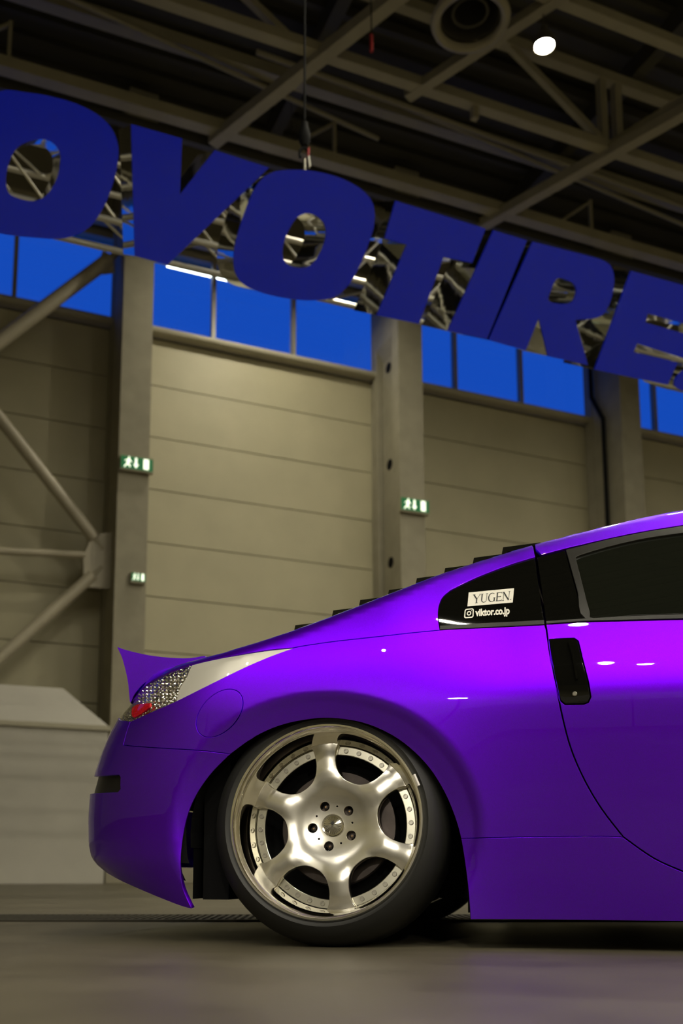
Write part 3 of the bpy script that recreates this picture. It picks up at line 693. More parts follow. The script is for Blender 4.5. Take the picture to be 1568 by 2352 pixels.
gapB = px((1252,1433),(1262,1505),(1277,1580),(1291,1650),(1310,1720),(1340,1790),(1380,1858),(1430,1923))
gapC = px((1430,1923),(1500,1972),(1568,2003))
sseam = px((1430,1921),(1240,1922),(1058,1926))
qwin = px((1010,1446),(1006,1420),(1007,1395),(1016,1372),(1034,1356))
qwin2 = px((1034,1356),(1080,1333),(1130,1312),(1180,1294),(1229,1279))
rail_lo = px((1233,1277),(1297,1260),(1400,1236),(1480,1220),(1568,1206))
dbelt = px((1252,1433),(1340,1427),(1450,1424),(1568,1421))
tx = dbelt[-1][0]; vb = dbelt[-1][1]; vr = rail_lo[-1][1]; vg = gapC[-1][1]
# rear bumper (wraps to the tail), tail panel, quarter panel
TE = -.83
notch = join(px((273,1780),(276,1786),(276,1812),(270,1819), s=False), TV((TE, inv([(207,1819)])[0][1]), (TE, inv([(216,1779)])[0][1])))
vbot = arch_b[-1][1]; vlow = inv([(225,1984)])[0][1]; vs_ = bseam[0][1]; vt0 = bvert[0][1]
nz1 = notch[-1][1]; nz0 = notch[-2][1]
lowedge = px((440,2088),(414,2081),(351,2056),(281,2025),(245,2005))
bump = join(arch_b, lowedge[1:], TV((-.72, lowedge[-1][1]+.01), (TE, lowedge[-1][1]+.02), (TE, nz0)), px((270,1819),(276,1812),(276,1786),(273,1780), s=False), TV((TE, nz1), (TE, tl_up[6][1])), tl_up[1:6][::-1], bvert, bseam[1:])
bumper = panel('rear_bumper', bump, M['paint'], car, .014)
nloop = join(px((273,1780),(276,1786),(276,1812),(270,1819), s=False), TV((TE, nz0), (TE, nz1)))
panel('bumper_reflector', nloop, M['rubber'], bumper, .02, off=-.014, gap=-.003)
quarter = join(tl_low, hseam[1:], belt[1:], gapB[1:], sseam[1:], arch[::-1][1:], bseam[::-1][1:], bvert[::-1][1:-1])
cc = (504, 1638); el = []
for k in range(36):
    a = 2*math.pi*k/36; p_, q_ = 65*math.cos(a), 41*math.sin(a); an = R(-47); el.append((cc[0]+p_*math.cos(an)-q_*math.sin(an), cc[1]+p_*math.sin(an)+q_*math.cos(an)))
fuel = inv(el)
qp = panel('quarter_panel', quarter, M['paint'], car, .012, holes=[fuel])
panel('fuel_lid', fuel, M['paint'], qp, .014, off=.0006, gap=.0012, both=False)
# hatch side / pillar
hs_t = np.linspace(gapA[0][0]-.004, tl_up[-1][0], 30)
hatch = join(tl_up[::-1][:1], hseam[1:], qwin[1:], qwin2[1:], gapA[::-1][-2:-1] if False else gapA[2:3], TV(*[(t, vtop(t)) for t in hs_t]),
    TV(*[(t, vtop(t)) for t in np.linspace(tl_up[-1][0], -.62, 24)[1:]]), TV((-.70, vtop(-.7))), tl_up[5:][1:-1] if False else tl_up[12:-1])
panel('hatch_pillar', hatch, M['paint'], car, .016)
# spoiler-side deck strip is closed by the spoiler itself
side = join(gapC[::-1], sseam[1:] if True else 0, arch_lo[1:], TV((WB-.40, .075), (WB-.385, .20), (WB-.375, vg-.012), (tx+.5, vg-.012)))
panel('side_skirt', side, M['paint'], car, .021)
DT = 1.72
door = join(gapB, gapC[1:], TV((tx+.35, vg-.008), (DT-.03, vg-.005), (DT, vg+.08), (DT+.01, vb-.03), (DT-.02, vb)), dbelt[::-1])
hole_h = px((1262,1469),(1318,1467),(1326,1473),(1336,1515),(1349,1565),(1355,1600),(1350,1612),(1340,1616),(1298,1617),(1287,1608),(1272,1545), s=False)
dp = panel('door', door, M['paint'], car, .018, gap=.0038, holes=[shrink(densify(hole_h), .0)])
hp_ = panel('door_handle', hole_h, M['black_gloss'], dp, .02, off=.002, gap=.0015, both=False)
# handle keyhole and finger ridge
def on_body(P, off): tv = inv(P); return SPT(tv[:,0], tv[:,1])+SN_(tv[:,0], tv[:,1])*off
kp = on_body([(1319,1594)], .002)[0]; kn = SN_(*inv([(1319,1594)])[0][:, None])[0]
lathe([(.0, .003), (.0045, .003), (.0062, .0015), (.0062, -.002)], 18, kp, kn, M['steel'], 'keyhole', dp)
rv = on_body([(1306,1478),(1313,1500),(1319,1530),(1324,1562)], .006); m = MB()
for a_, b_ in zip(rv[:-1], rv[1:]): m.tube(a_, b_, .0035, 8)
m.build('handle_ridge', M['black_gloss'], dp, smooth=True)
rail = join(gapA[:3][::-1][:1] if False else gapA[2:3]+np.array([[.004, 0]]), rail_lo[1:], TV((1.35, vr-.012), (1.6, np.interp(1.6, zr_t, zr_z)-.02), (1.85, np.interp(1.85, zr_t, zr_z)-.02), (2.08, vb+.02), (2.22, vb+.0)),
    TV(*[(t, vtop(t)) for t in np.linspace(2.22, gapA[0][0]+.004, 50)]))
panel('roof_rail', rail, M['paint'], car, .02)
fend = join(TV((DT, vb), (DT+.01, vb-.03), (DT, vg+.08), (DT-.02, vg-.003), (WB-.375, vg-.003)),
    TV(*[(WB-.008+.36*math.cos(a), .30+.31*math.sin(a)) for a in np.linspace(math.pi*.97, .25, 24)]), TV((U0F+.12, .42), (U0F+.14, vtop(U0F+.14))),
    TV(*[(t, vtop(t)) for t in np.linspace(U0F+.1, 2.22, 24)]), TV((2.1, vb)))
panel('front_fender', fend, M['paint'], car, .04)
fb = join(TV(*[(WB-.008+.36*math.cos(a), .30+.31*math.sin(a)) for a in np.linspace(.25, -.35, 8)]), TV((WB+.30, .08), (U0F+.825, .10), (U0F+.825, vtop(U0F+.8)-.01), (U0F+.14, vtop(U0F+.14)), (U0F+.12, .42)))
panel('front_bumper', fb, M['paint'], car, .04)
# glass house
qg = join(px((1010,1437),(1006,1415),(1007,1395),(1016,1372),(1034,1356)), qwin2[1:-1], px((1227,1280),(1236,1340),(1243,1390),(1249,1425), s=False), )
qglass = panel('quarter_window', qg, M['black_gloss'], car, .016, off=-.004, gap=.001, both=True)
strip = join(px((1010,1446),(1010,1437),(1130,1430),(1249,1424),(1250,1434),(1130,1440), s=False))
panel('belt_moulding', strip, M['rubber'], car, .02, off=.001, gap=.0008)
bp_ = px((1233,1279),(1297,1263),(1310,1310),(1324,1360),(1341,1420),(1254,1427), s=False)
panel('door_pillar_cover', bp_, M['black_gloss'], car, .016, off=-.002, gap=.0012)
ds_ = join(px((1254,1427),(1341,1421),(1450,1415),(1568,1411),(1568,1421),(1450,1424),(1340,1427),(1254,1433), s=False)); 
ds_ = join(ds_[:4], TV((DT+.1, vb+.012), (DT+.1, vb)), ds_[4:])
panel('belt_moulding', ds_, M['rubber'], car, .03, off=.002, gap=.0008)
# window rubber frame and glass
wout = join(px((1299,1263),(1400,1238),(1480,1222),(1568,1208), s=False), TV((1.35, vr-.014), (1.6, np.interp(1.6, zr_t, zr_z)-.022), (1.83, np.interp(1.83, zr_t, zr_z)-.022), (2.02, vb+.02), (1.9, vb+.012)), px((1568,1410),(1450,1414),(1343,1420),(1326,1360),(1312,1310)))
win_px = px((1322,1283),(1330,1276),(1400,1255),(1480,1237),(1568,1224))
win = join(win_px, TV((1.35, vr-.034), (1.6, np.interp(1.6, zr_t, zr_z)-.045), (1.80, np.interp(1.8, zr_t, zr_z)-.05), (1.93, vb+.03), (1.85, vb+.016)), px((1568,1411),(1450,1416),(1362,1419),(1354,1405),(1338,1345)))
panel('window_frame', wout, M['rubber'], car, .025, off=.001, gap=.001, holes=[win])
gl = panel('door_window', win, M['tint'], car, .03, off=-.006, gap=-.001)
# ---- tail lamps
lamp_rear = join(tl_up[0:1], tl_up[1:])
xs = px((444,1526),(430,1560),(400,1612), s=False)
spl = px((444,1525),(428,1553),(412,1578),(403,1611), s=False)
iu = int(np.argmin(np.abs(tl_up-spl[0]).sum(1))); il = int(np.argmin(np.abs(tl_low-spl[-1]).sum(1)))
hl = panel('tail_lamp', join(tl_up[:iu+1], spl[1:-1], tl_low[:il+1][::-1][:-1]), M['lens'], car, .012, off=-.004, gap=.0012)
panel('clear_lens', join(spl[::-1][:-1], tl_up[iu:], tl_low[il:-1][::-1]), M['lens_clear'], hl, .012, off=-.003, gap=.0006, both=False)
red = px((303,1645),(304,1625),(315,1618),(345,1615),(343,1624),(325,1638),(308,1648), s=False)
panel('red_lens', red, M['lens_red'], hl, .006, off=.0005, gap=0., thick=.006, both=False)
# glittering reflector studs inside the lamp
m = MB(); base = inv([(x, y) for x in range(318, 436, 9) for y in range(1530, 1625, 8)])
lampoly = shrink(join(tl_up[:iu+1], spl[1:-1], tl_low[:il+1][::-1][:-1]), .006); redp = shrink(red, -.004)
kk = inside(base, lampoly) & ~inside(base, redp)
Pb = SPT(base[:,0], base[:,1]); Nb = SN_(base[:,0], base[:,1])
for p_, n_, k_ in zip(Pb, Nb, kk):
    if not k_: continue
    a_ = np.cross(n_, HZ); a_ /= np.linalg.norm(a_); b_ = np.cross(n_, a_); r_ = .0032+.0014*random.random(); j_ = random.random()*3
    ring = [p_+(a_*math.cos(j_+q*math.pi/3)+b_*math.sin(j_+q*math.pi/3))*r_-n_*.003 for q in range(6)]
    m.add(ring+[p_+n_*(.0005+.0018*random.random())+a_*random.uniform(-1,1)*.001], [(q, (q+1) % 6, 6) for q in range(6)])
st = m.build('reflector_studs', M['chrome'], hl); st['kind'] = 'stuff'

# ---- tops: rear deck, hatch glass, roof, windscreen, hood, closed across the width
def top_piece(name, ta, tb, mat, crown, n=16, off=0.):
    ts = np.linspace(ta, tb, n); E = SPT(ts, vtop(ts)); Em = mirror(E); V = []; K = 13
    for i in range(n):
        for k in range(K):
            s_ = k/(K-1); p = E[i]*(1-s_)+Em[i]*s_; p = p+HZ*((1-(2*s_-1)**2)*crown+off); V.append(p)
    Fc = [(i*K+k, (i+1)*K+k, (i+1)*K+k+1, i*K+k+1) for i in range(n-1) for k in range(K-1)]
    return mk(name, V, Fc, mat, car, True, 60)
top_piece('rear_glass', -.30, gapA[0][0]-.01, M['tint'], .030)
top_piece('rear_deck', -.62, -.30, M['paint'], .02)
top_piece('roof_panel', gapA[0][0], 1.45, M['paint'], .035)
top_piece('windscreen', 1.45, 2.2, M['tint'], .05)
top_piece('hood', 2.2, 3.72, M['paint'], .05, 20)
# tail closing surface between the two corners, same for the nose
def close_end(name, t, va, vb_, mat, bulge):
    vv = np.linspace(va, vb_, 12); E = SPT(np.full(12, t), vv); Em = mirror(E); V = []; K = 11
    for i in range(12):
        for k in range(K):
            s_ = k/(K-1); V.append(E[i]*(1-s_)+Em[i]*s_+CU*bulge*(1-(2*s_-1)**2))
    Fc = [(i*K+k, i*K+k+1, (i+1)*K+k+1, (i+1)*K+k) for i in range(11) for k in range(K-1)]
    return mk(name, V, Fc, mat, car, True, 60)
close_end('rear_bumper_centre', TE, lowedge[-1][1]+.02, nz0, M['paint'], -.06)
close_end('tail_recess', TE, nz0, nz1, M['black'], -.03)
close_end('tail_panel', TE, nz1, vtop(-.62), M['paint'], -.05)
close_end('nose', U0F+.825, .10, vtop(U0F+.8), M['paint'], .08)
# ---- inner dark body
def archcut(u, z):
    r_ = np.zeros_like(u, bool)
    for tc in (0., WB): r_ |= (np.abs(u-tc+.01) < .40) & (((u-tc+.01)/.385)**2+((z-.30)/.345)**2 < 1)
    r_ |= (np.abs(u+.01) < .39) & (z < .3)
    r_ |= (np.abs(u-WB) < .39) & (z < .3)
    return r_
ts = np.linspace(-.80, 3.6, 180); V = []; nv = 40
zb_ = np.interp(ts, [-.8, -.4, 1, 3.6], [.27, .17, .09, .14])
for t, zb0 in zip(ts, zb_):
    top = min(vtop(t)-.02, vb-.03) if t > 0.22 else vtop(t)-.03
    vv = np.linspace(zb0, top, nv); P = SPT(np.full(nv, t), vv)-SN_(np.full(nv, t), vv)*.017; V.append(P)
V = np.array(V); FF = []
for i in range(179):
    for k in range(nv-1):
        c_ = (V[i,k]+V[i+1,k+1])/2; u_ = (c_-O_) @ CU
        if archcut(np.array([u_]), np.array([c_[2]]))[0]: continue
        FF.append((i*nv+k, (i+1)*nv+k, (i+1)*nv+k+1, i*nv+k+1))
VV = V.reshape(-1, 3); mk('inner_body', VV, FF, M['black'], car); mk('inner_body', mirror(VV), [f[::-1] for f in FF], M['black'], car)
# floor pan and cabin floor
def cbox(mb, u0, u1, w0, w1, z0, z1):
    return mb.hexa([CARP([u], [w_], [z])[0] for z in (z0, z1) for u, w_ in ((u0, w0), (u1, w0), (u1, w1), (u0, w1))])
m = MB(); cbox(m, .40, 2.25, .115, 1.695, .074, .13); cbox(m, -.36, .40, .42, 1.39, .16, .30); cbox(m, 2.25, 3.3, .42, 1.39, .12, .26); m.build('floor_pan', M['black'], car)
m = MB(); cbox(m, .36, .42, .10, 1.71, .09, .80); cbox(m, -.36, -.35, .30, 1.51, .2, .5); m.build('bulkhead', M['black'], car)
def seat(wc):
    o = empty('seat', CARP([1.15], [wc], [.25])[0], car); o.location = Vector(tuple(CARP([1.15], [wc], [.25])[0]))-car.location
    # back, cushion, head rest as rounded lofts
    def pad(c0, c1, w, th_, name):
        V = []; Fc = []; n_ = 12
        for i, s_ in enumerate((0, .08, .5, .92, 1)):
            k_ = (.8, .97, 1, .95, .7)[i]; c_ = np.array(c0)*(1-s_)+np.array(c1)*s_; ax = np.array(c1)-np.array(c0); ax /= np.linalg.norm(ax); nb = np.cross(ax, CW); nb /= np.linalg.norm(nb)
            for q in range(n_):
                a = 2*math.pi*q/n_; x_ = math.copysign(abs(math.cos(a))**.6, math.cos(a)); y_ = math.copysign(abs(math.sin(a))**.6, math.sin(a))
                V.append(c_+CW*x_*w*k_+nb*y_*th_*k_)
        for i in range(4):
            for q in range(n_): Fc.append((i*n_+q, i*n_+(q+1) % n_, (i+1)*n_+(q+1) % n_, (i+1)*n_+q))
        Fc += [tuple(range(n_))[::-1], tuple(range(4*n_, 5*n_))]
        mk(name, V, Fc, M['seat'], o, True, 60)
    C = lambda u, z: CARP([u], [wc], [z])[0]
    pad(C(.98, .34), C(.80, .86), .25, .065, 'seat_back'); pad(C(.96, .33), C(1.42, .36), .25, .07, 'seat_cushion'); pad(C(.78, .90), C(.75, 1.02), .12, .05, 'head_rest')
seat(.50); seat(1.31)
m = MB(); 
for k in range(24):
    a = 2*math.pi*k/24; b = 2*math.pi*(k+1)/24
    f_ = lambda a: CARP([1.62+.06*math.sin(a)], [.50+.18*math.cos(a)], [.78+.17*math.sin(a)])[0]
    m.tube(f_(a), f_(b), .014, 8)
m.build('steering_wheel', M['seat'], car, smooth=True)
m = MB(); cbox(m, 1.75, 2.2, .12, 1.69, .55, .80); m.build('dashboard', M['seat'], car)
# ---- wheel wells
def well(uc, name='wheel_well'):
    for side_ in (0, 1):
        V = []; n_ = 28; 
        for k in range(n_+1):
            a = math.pi*1.06*k/n_-.03*math.pi
            ub = uc-.010+.372*math.cos(a); tb_ = ub if ub > U0R else U0R-.42*math.asin(min(.95, (U0R-ub)/.42))
            for wi_ in (float(S(tb_, .3)[1])+.018, .36): V.append(CARP([uc-.010+.372*math.cos(a)], [wi_], [.29+.345*math.sin(a)])[0])
        for k in (0, n_): pass
        Fc = [(2*k, 2*k+1, 2*k+3, 2*k+2) for k in range(n_)]
        b = len(V); V += [CARP([uc-.010+.372*x_], [.36], [z_])[0] for x_, z_ in ((-1, .12), (1, .12), (1, .64), (-1, .64))]; Fc.append((b, b+1, b+2, b+3))
        for s_ in (-1, 1):
            b = len(V); V += [CARP([uc-.010+.372*s_], [w_], [z_])[0] for w_, z_ in ((.09, .12), (.36, .12), (.36, .30), (.09, .30))]; Fc.append((b, b+1, b+2, b+3))
        V = np.array(V); mk(name, V if side_ == 0 else mirror(V), Fc, M['black'], car)
well(0.); well(WB)
# ---- spoiler
sp_px = [(273,1487),(284,1491),(305,1497),(345,1506),(395,1512),(440,1513),(475,1508),(470,1518),(430,1527),(390,1541),(355,1558),(330,1576),(312,1598),(303,1618),(300,1600),(297,1570),(291,1540),(283,1511),(276,1495)]
sp = catmull(sp_px, True, 3); SPW = .20
q = np.array([pl(x, y, SPW) for x, y in sp]); V = []; Ks = 17; n_ = len(q); cu, cz = q[:,0].max(), q[:,1].min()
for k in range(Ks):
    s_ = k/(Ks-1); wi = SPW+(2*HALF-2*SPW)*s_; e = 1-(2*s_-1)**2
    sc = .0 if k in (0, Ks-1) else 0
    for (u_, z_) in q: V.append(CARP([u_-.12*e], [wi], [z_+.015*e])[0])
# rounded outer end: an extra ring slightly outboard and shrunk
mid = q.mean(0); ring0 = [CARP([mid[0]+(u_-mid[0])*.985], [SPW-.012], [mid[1]+(z_-mid[1])*.97])[0] for u_, z_ in q]
ring1 = list(mirror(np.array(ring0))); V = ring0+V+ring1; Ks += 2
Fc = [(k*n_+i, k*n_+(i+1) % n_, (k+1)*n_+(i+1) % n_, (k+1)*n_+i) for k in range(Ks-1) for i in range(n_)]
sm_o = mk('tmp', V, Fc, M['paint'], car, True, 50); sm_o.name = 'spoiler'; sm_o.data.name = 'spoiler'
# end caps by triangulation
for base_, w_, fl in ((0, SPW-.012, False), ((Ks-1)*n_, 0, True)):
    pts2 = [(mid[0]+(u_-mid[0])*.985, mid[1]+(z_-mid[1])*.97) for u_, z_ in q]; Vc, Tc, ic = cdt([np.array(pts2)])
    Pc = np.array([CARP([a], [SPW-.012], [b])[0] for a, b in Vc]); 
    if fl: Pc = mirror(Pc)
    mk('spoiler_end', Pc, Tc, M['paint'], sm_o if False else car, True, 50)
# ---- rear window louvre
lv = empty('window_louvre', CARP([.2], [HALF], [1.])[0], car); lv.location = Vector(tuple(CARP([.2], [HALF], [1.])[0]))-car.location
LW = .30
for (x, y) in [(678,1436),(765,1402),(827,1378),(893,1355),(957,1328),(1022,1305),(1088,1281),(1155,1257)]:
    u0, z0 = pl(x, y, LW); pr = [(u0, z0), (u0+.105, z0+.006), (u0+.105, z0-.006), (u0+.012, z0-.014), (u0+.004, z0-.034), (u0-.008, z0-.034)]
    V = []; 
    for s_ in np.linspace(0, 1, 7):
        wi = LW+(2*HALF-2*LW)*s_; e = (1-(2*s_-1)**2)*.02
        V += [CARP([a], [wi], [b+e])[0] for a, b in pr]
    Fc = [(k*6+i, k*6+(i+1) % 6, (k+1)*6+(i+1) % 6, (k+1)*6+i) for k in range(6) for i in range(6)]+[tuple(range(6))[::-1], tuple(range(36, 42))]
    mk('slat', V, Fc, M['black_gloss'], lv, True, 20)
for s_ in (0, 1):
    a_ = pl(690, 1452, LW+.02); b_ = pl(1200, 1268, LW+.02)
    wi = LW+.02 if s_ == 0 else 2*HALF-LW-.02
    MB().tube(CARP([a_[0]], [wi], [a_[1]-.01])[0], CARP([b_[0]], [wi], [b_[1]-.01])[0], .008, 6).build('side_rail', M['black_gloss'], lv)
# ---- exhaust and suspension glimpsed under the bumper
a_ = pl(478, 2036, .30); b_ = pl(560, 2040, .30)
mf = MB().tube(CARP([a_[0]], [.30], [a_[1]])[0], CARP([b_[0]], [.30], [b_[1]])[0], .030, 20).build('exhaust_pipe', M['brass'], car, smooth=True)
MB().tube(CARP([pl(515,2038,.30)[0]], [.30], [a_[1]])[0], CARP([pl(522,2038,.30)[0]], [.30], [a_[1]])[0], .034, 20).build('clamp', M['iron'], mf, smooth=True)
m = MB(); m.tube(CARP([-.30], [.42], [.19])[0], CARP([.1], [.42], [.19])[0], .05, 16); m.build('muffler', M['iron'], car, smooth=True)
m = MB(); m.tube(CARP([.0], [.22], [.30])[0], CARP([.0], [.80], [.27])[0], .025, 10); m.tube(CARP([-.22], [.25], [.17])[0], CARP([.0], [.40], [.2])[0], .02, 8); m.build('suspension_arm', M['iron'], car, smooth=True)
m = MB(); cbox(m, pl(440,2000,.03)[0], pl(500,2000,.03)[0], .12, .34, pl(470,2066,.12)[1], .50); m.build('arch_liner_panel', M['black'], car)
# ---- wheels
def make_wheel(uc, zc, wi0, camber, name_lbl, side=0):
    ax = CW*math.cos(camber)+HZ*math.sin(camber); ax /= np.linalg.norm(ax)
    cen = CARP([uc], [wi0], [zc])[0]
    if side: cen = mirror(cen[None])[0]; ax = ax-2*(ax @ CW)*CW
    X = np.cross(HZ, ax); X /= np.linalg.norm(X); Y = np.cross(ax, X)       # X to the right seen from outside, Y up
    def W(x, y, a): return cen+X*x+Y*y+ax*a
    wh = empty('wheel', cen, car); wh.location = Vector(tuple(cen))-car.location
    def lt(prof, n, mat, name, c=(0, 0, 0), sharp=35, closed=False, smooth=True):
        return lathe(prof, n, W(*c), ax, mat, name, wh, closed, smooth, sharp)
    tyre = [(.250,-.006),(.262,-.004),(.272,.003),(.284,-.004),(.298,-.018),(.309,-.036),(.3165,-.055),(.3195,-.075),(.3195,-.20),(.312,-.232),(.300,-.25),(.27,-.262),(.235,-.255)]
    lt(tyre, 96, M['tyre'], 'tyre')
    lip = [(.2635,-.012),(.2640,-.002),(.2610,.003),(.2560,.003),(.2520,-.002),(.2490,-.010),(.2450,-.016),(.2425,-.024),(.2360,-.050),(.2300,-.085),(.2260,-.118),(.2240,-.128),(.2200,-.250),(.236,-.262),(.2500,-.262)]
    lip = [(r_*.985, a_) for r_, a_ in lip]
    lt(lip, 128, M['lip'], 'rim_barrel', sharp=50)
    lt([(.2225,-.112),(.2255,-.108),(.2262,-.118)], 96, M['black'], 'barrel_gap')
    RD = -.118                                              # ring depth
    # bolt ring with windows beneath spokes
    lt([(.2215,RD-.012),(.2215,RD-.001),(.2200,RD),(.1990,RD),(.1975,RD-.001),(.1975,RD-.014)], 96, M['ringm'], 'bolt_ring', sharp=25)
    # face: star of six spokes with a domed hub
    sang = [R(97-60*k) for k in range(6)]
    if side: sang = [math.pi-a for a in sang][::-1]
    loop = []
    for k in range(6):
        a = sang[k]; ca, sa = math.cos(a), math.sin(a); an = sang[(k+1) % 6]; cn, sn = math.cos(an), math.sin(an); bi = a-R(30); cb, sb = math.cos(bi), math.sin(bi)
        up = [(.2205,-.038),(.215,-.0335),(.205,-.0295),(.190,-.0268),(.172,-.0255),(.155,-.0275)]
        P = [(r_*ca-p_*sa, r_*sa+p_*ca) for r_, p_ in up]+[(.1365*cb-.042*sb, .1365*sb+.042*cb),(.1265*cb-.023*sb, .1265*sb+.023*cb),(.1235*cb, .1235*sb),(.1265*cb+.023*sb, .1265*sb-.023*cb),(.1365*cb+.042*sb, .1365*sb-.042*cb)]
        P += [(r_*cn+p_*sn, r_*sn-p_*cn) for r_, p_ in up[::-1]]
        P = list(catmull(P, False, 4)); loop += P
        # outer arc of the next spoke
        a0_ = math.atan2(P[-1][1], P[-1][0]); nx = an
        for s_ in (.25, .5, .75):
            da = (nx-a0_+math.pi) % (2*math.pi)-math.pi; aa = a0_+2*da*s_; loop.append((.2253*math.cos(aa), .2253*math.sin(aa)))
    loop = np.array(loop)[::-1]
    lug = [R(115-72*k) for k in range(5)]
    holes = [np.array([(.0572*math.cos(a)+.0138*math.cos(b), .0572*math.sin(a)+.0138*math.sin(b)) for b in np.linspace(0, 2*math.pi, 21)[:-1]]) for a in lug]
    holes += [np.array([(.053*math.cos(a-R(36))+.0032*math.cos(b), .053*math.sin(a-R(36))+.0032*math.sin(b)) for b in np.linspace(0, 2*math.pi, 11)[:-1]]) for a in lug]
    V, T, idx = cdt([loop]+holes, (.0075, .0075))
    def hgt(x, y):
        r_ = np.hypot(x, y); a = np.arctan2(y, x); dd = np.min([np.abs((a-s_+math.pi) % (2*math.pi)-math.pi) for s_ in sang], 0)
        off = r_*np.sin(np.minimum(dd, 1.2))
        base = np.interp(r_, [0,.035,.06,.085,.105,.125,.15,.19,.215,.226], [0,.0002,.0022,.0062,.0108,.0142,.0165,.0150,.0125,.0120])
        # smooth base
        return -.102+base-np.clip(off/.026, 0, 1.3)**2*.0022*np.clip((r_-.10)/.05, 0, 1)
    def hs(x, y):
        e = .004; return sum(hgt(x+dx, y+dy) for dx, dy in ((0,0),(e,0),(-e,0),(0,e),(0,-e),(2*e,0),(-2*e,0),(0,2*e),(0,-2*e)))/9
    Hh = hs(V[:,0], V[:,1]); e = .002
    gx = (hs(V[:,0]+e, V[:,1])-hs(V[:,0]-e, V[:,1]))/(2*e); gy = (hs(V[:,0], V[:,1]+e)-hs(V[:,0], V[:,1]-e))/(2*e)
    P = np.array([W(x, y, h_) for (x, y), h_ in zip(V, Hh)]); NN = -gx[:,None]*X-gy[:,None]*Y+ax; NN /= np.linalg.norm(NN, axis=1)[:,None]
    VV = list(P); NL = list(NN); FF = []
    for f in T:
        n__ = np.cross(P[f[1]]-P[f[0]], P[f[2]]-P[f[0]]); FF.append(f if n__ @ ax > 0 else f[::-1])
    for li, l in enumerate(idx):
        b = len(VV); m_ = len(l)
        for q_ in range(m_):
            i = l[q_]; tg = P[l[(q_+1) % m_]]-P[l[q_-1]]; tg /= np.linalg.norm(tg); o_ = np.cross(tg, ax); c_ = V[i]
            # outward of the material
            test = V[i]+np.array([o_ @ X, o_ @ Y])*.003
            ins = inside(test[None], loop)[0] and not any(inside(test[None], h_)[0] for h_ in holes)
            if ins: o_ = -o_
            dep = .024 if li == 0 else (.02 if li < 6 else .008); bev = .0022 if li == 0 else .0006
            VV += [P[i], P[i]+o_*bev*.8-ax*bev, P[i]+o_*bev-ax*dep]; n2 = o_+ax*.4; n2 /= np.linalg.norm(n2); NL += [(NN[i]+o_*.3)/np.linalg.norm(NN[i]+o_*.3), n2, o_]
        for q_ in range(m_):
            a_, b_ = b+3*q_, b+3*((q_+1) % m_)
            for s_ in (0, 1):
                fc = (a_+s_, b_+s_, b_+s_+1, a_+s_+1); n__ = np.cross(VV[fc[1]]-VV[fc[0]], VV[fc[3]]-VV[fc[0]])
                FF.append(fc if n__ @ NL[a_+1+s_] > 0 else fc[::-1])
    mk('wheel_face', VV, FF, M['chrome'], wh, True, normals=NL)
    # bolts on the ring
    bolt_src = None
    for k in range(36):
        a = sang[0]+R(30)+R(10*k-25)
        kk_ = (k % 6)
        if kk_ == 0 and False: continue
        d_ = min(abs((a-s_+math.pi) % (2*math.pi)-math.pi) for s_ in sang)
        if d_ < R(6.5): continue
        c_ = (.2095*math.cos(a), .2095*math.sin(a), RD); p_ = W(*c_)
        if bolt_src is None:
            o = empty('bolt', p_); bpy.data.objects.remove(o)
            Vb = []; 
            pr = [(.0066, 0.), (.0066, .0022), (.0058, .0032), (.0036, .0032), (.0034, .0012), (0, .0012)]
            bolt_src = lathe(pr, 12, np.zeros(3), ax, M['steel'], 'bolt', None, sharp=30)
            o = bolt_src
        else: o = bolt_src.copy(); col.objects.link(o)
        o.parent = wh; o.location = Vector(tuple(p_-cen))
    # lug nuts in dark wells
    for a in lug:
        c_ = (.0572*math.cos(a), .0572*math.sin(a))
        lt([(.0136,-0.10450),(.0136,-0.12800),(0,-0.12800)], 20, M['black_gloss'], 'lug_well', (*c_, 0))
        lt([(.0075,-0.12800),(.0078,-0.11400),(.0055,-0.11200),(.0030,-0.11150),(.0,-0.11150)], 6, M['iron'], 'lug_nut', (*c_, 0), 20)
        lt([(.0022,-0.11160),(.0018,-0.11080),(0,-0.11080)], 8, M['brass'], 'stud_end', (*c_, 0))
    # centre cap with machined rays
    n_ = 64; V = []; Fc = []; prc = [(.0305,-0.10220),(.0305,-0.09600),(.0290,-0.09450),(.0262,-0.09480),(.0255,-0.09600),(.0250,-0.09520),(.006,-0.09300),(0,-0.09280)]
    lt(prc, 64, M['lip'], 'centre_cap', sharp=30)
    m = MB()
    for k in range(9):
        a = R(90+13)+2*math.pi*k/9*1.0; L_ = .0095 if k % 2 else .0125; 
        if k in (3,): L_ = .006
        w1 = .0017; cx, cy = -.0005, .0045
        t_ = (cx+L_*math.cos(a), cy+L_*math.sin(a)); l_ = (cx-w1*math.sin(a), cy+w1*math.cos(a)); r_ = (cx+w1*math.sin(a), cy-w1*math.cos(a))
        m.add([W(*l_, -0.09220), W(*r_, -0.09220), W(*t_, -0.09260)], [(0, 1, 2)])
    m.build('cap_emblem', M['ink'], wh)
    # machined radial grooves on the cap
    m = MB()
    for k in range(28):
        a = 2*math.pi*k/28; da = .045
        m.add([W(.008*math.cos(a), .008*math.sin(a), -0.09260), W(.0245*math.cos(a-da), .0245*math.sin(a-da), -0.09490), W(.0245*math.cos(a), .0245*math.sin(a), -0.09380), W(.0245*math.cos(a+da), .0245*math.sin(a+da), -0.09490)], [(0, 1, 2), (0, 2, 3)])
    m.build('cap_rays', M['lip'], wh)
    lt([(.0,-.15),(.155,-.15),(.158,-.153),(.158,-.17),(.0,-.17)], 64, M['iron'], 'brake_disc', sharp=30)
    lt([(.07,-.150),(.07,-.130),(.06,-.122),(.03,-.122)], 40, M['iron'], 'brake_hub', sharp=30)
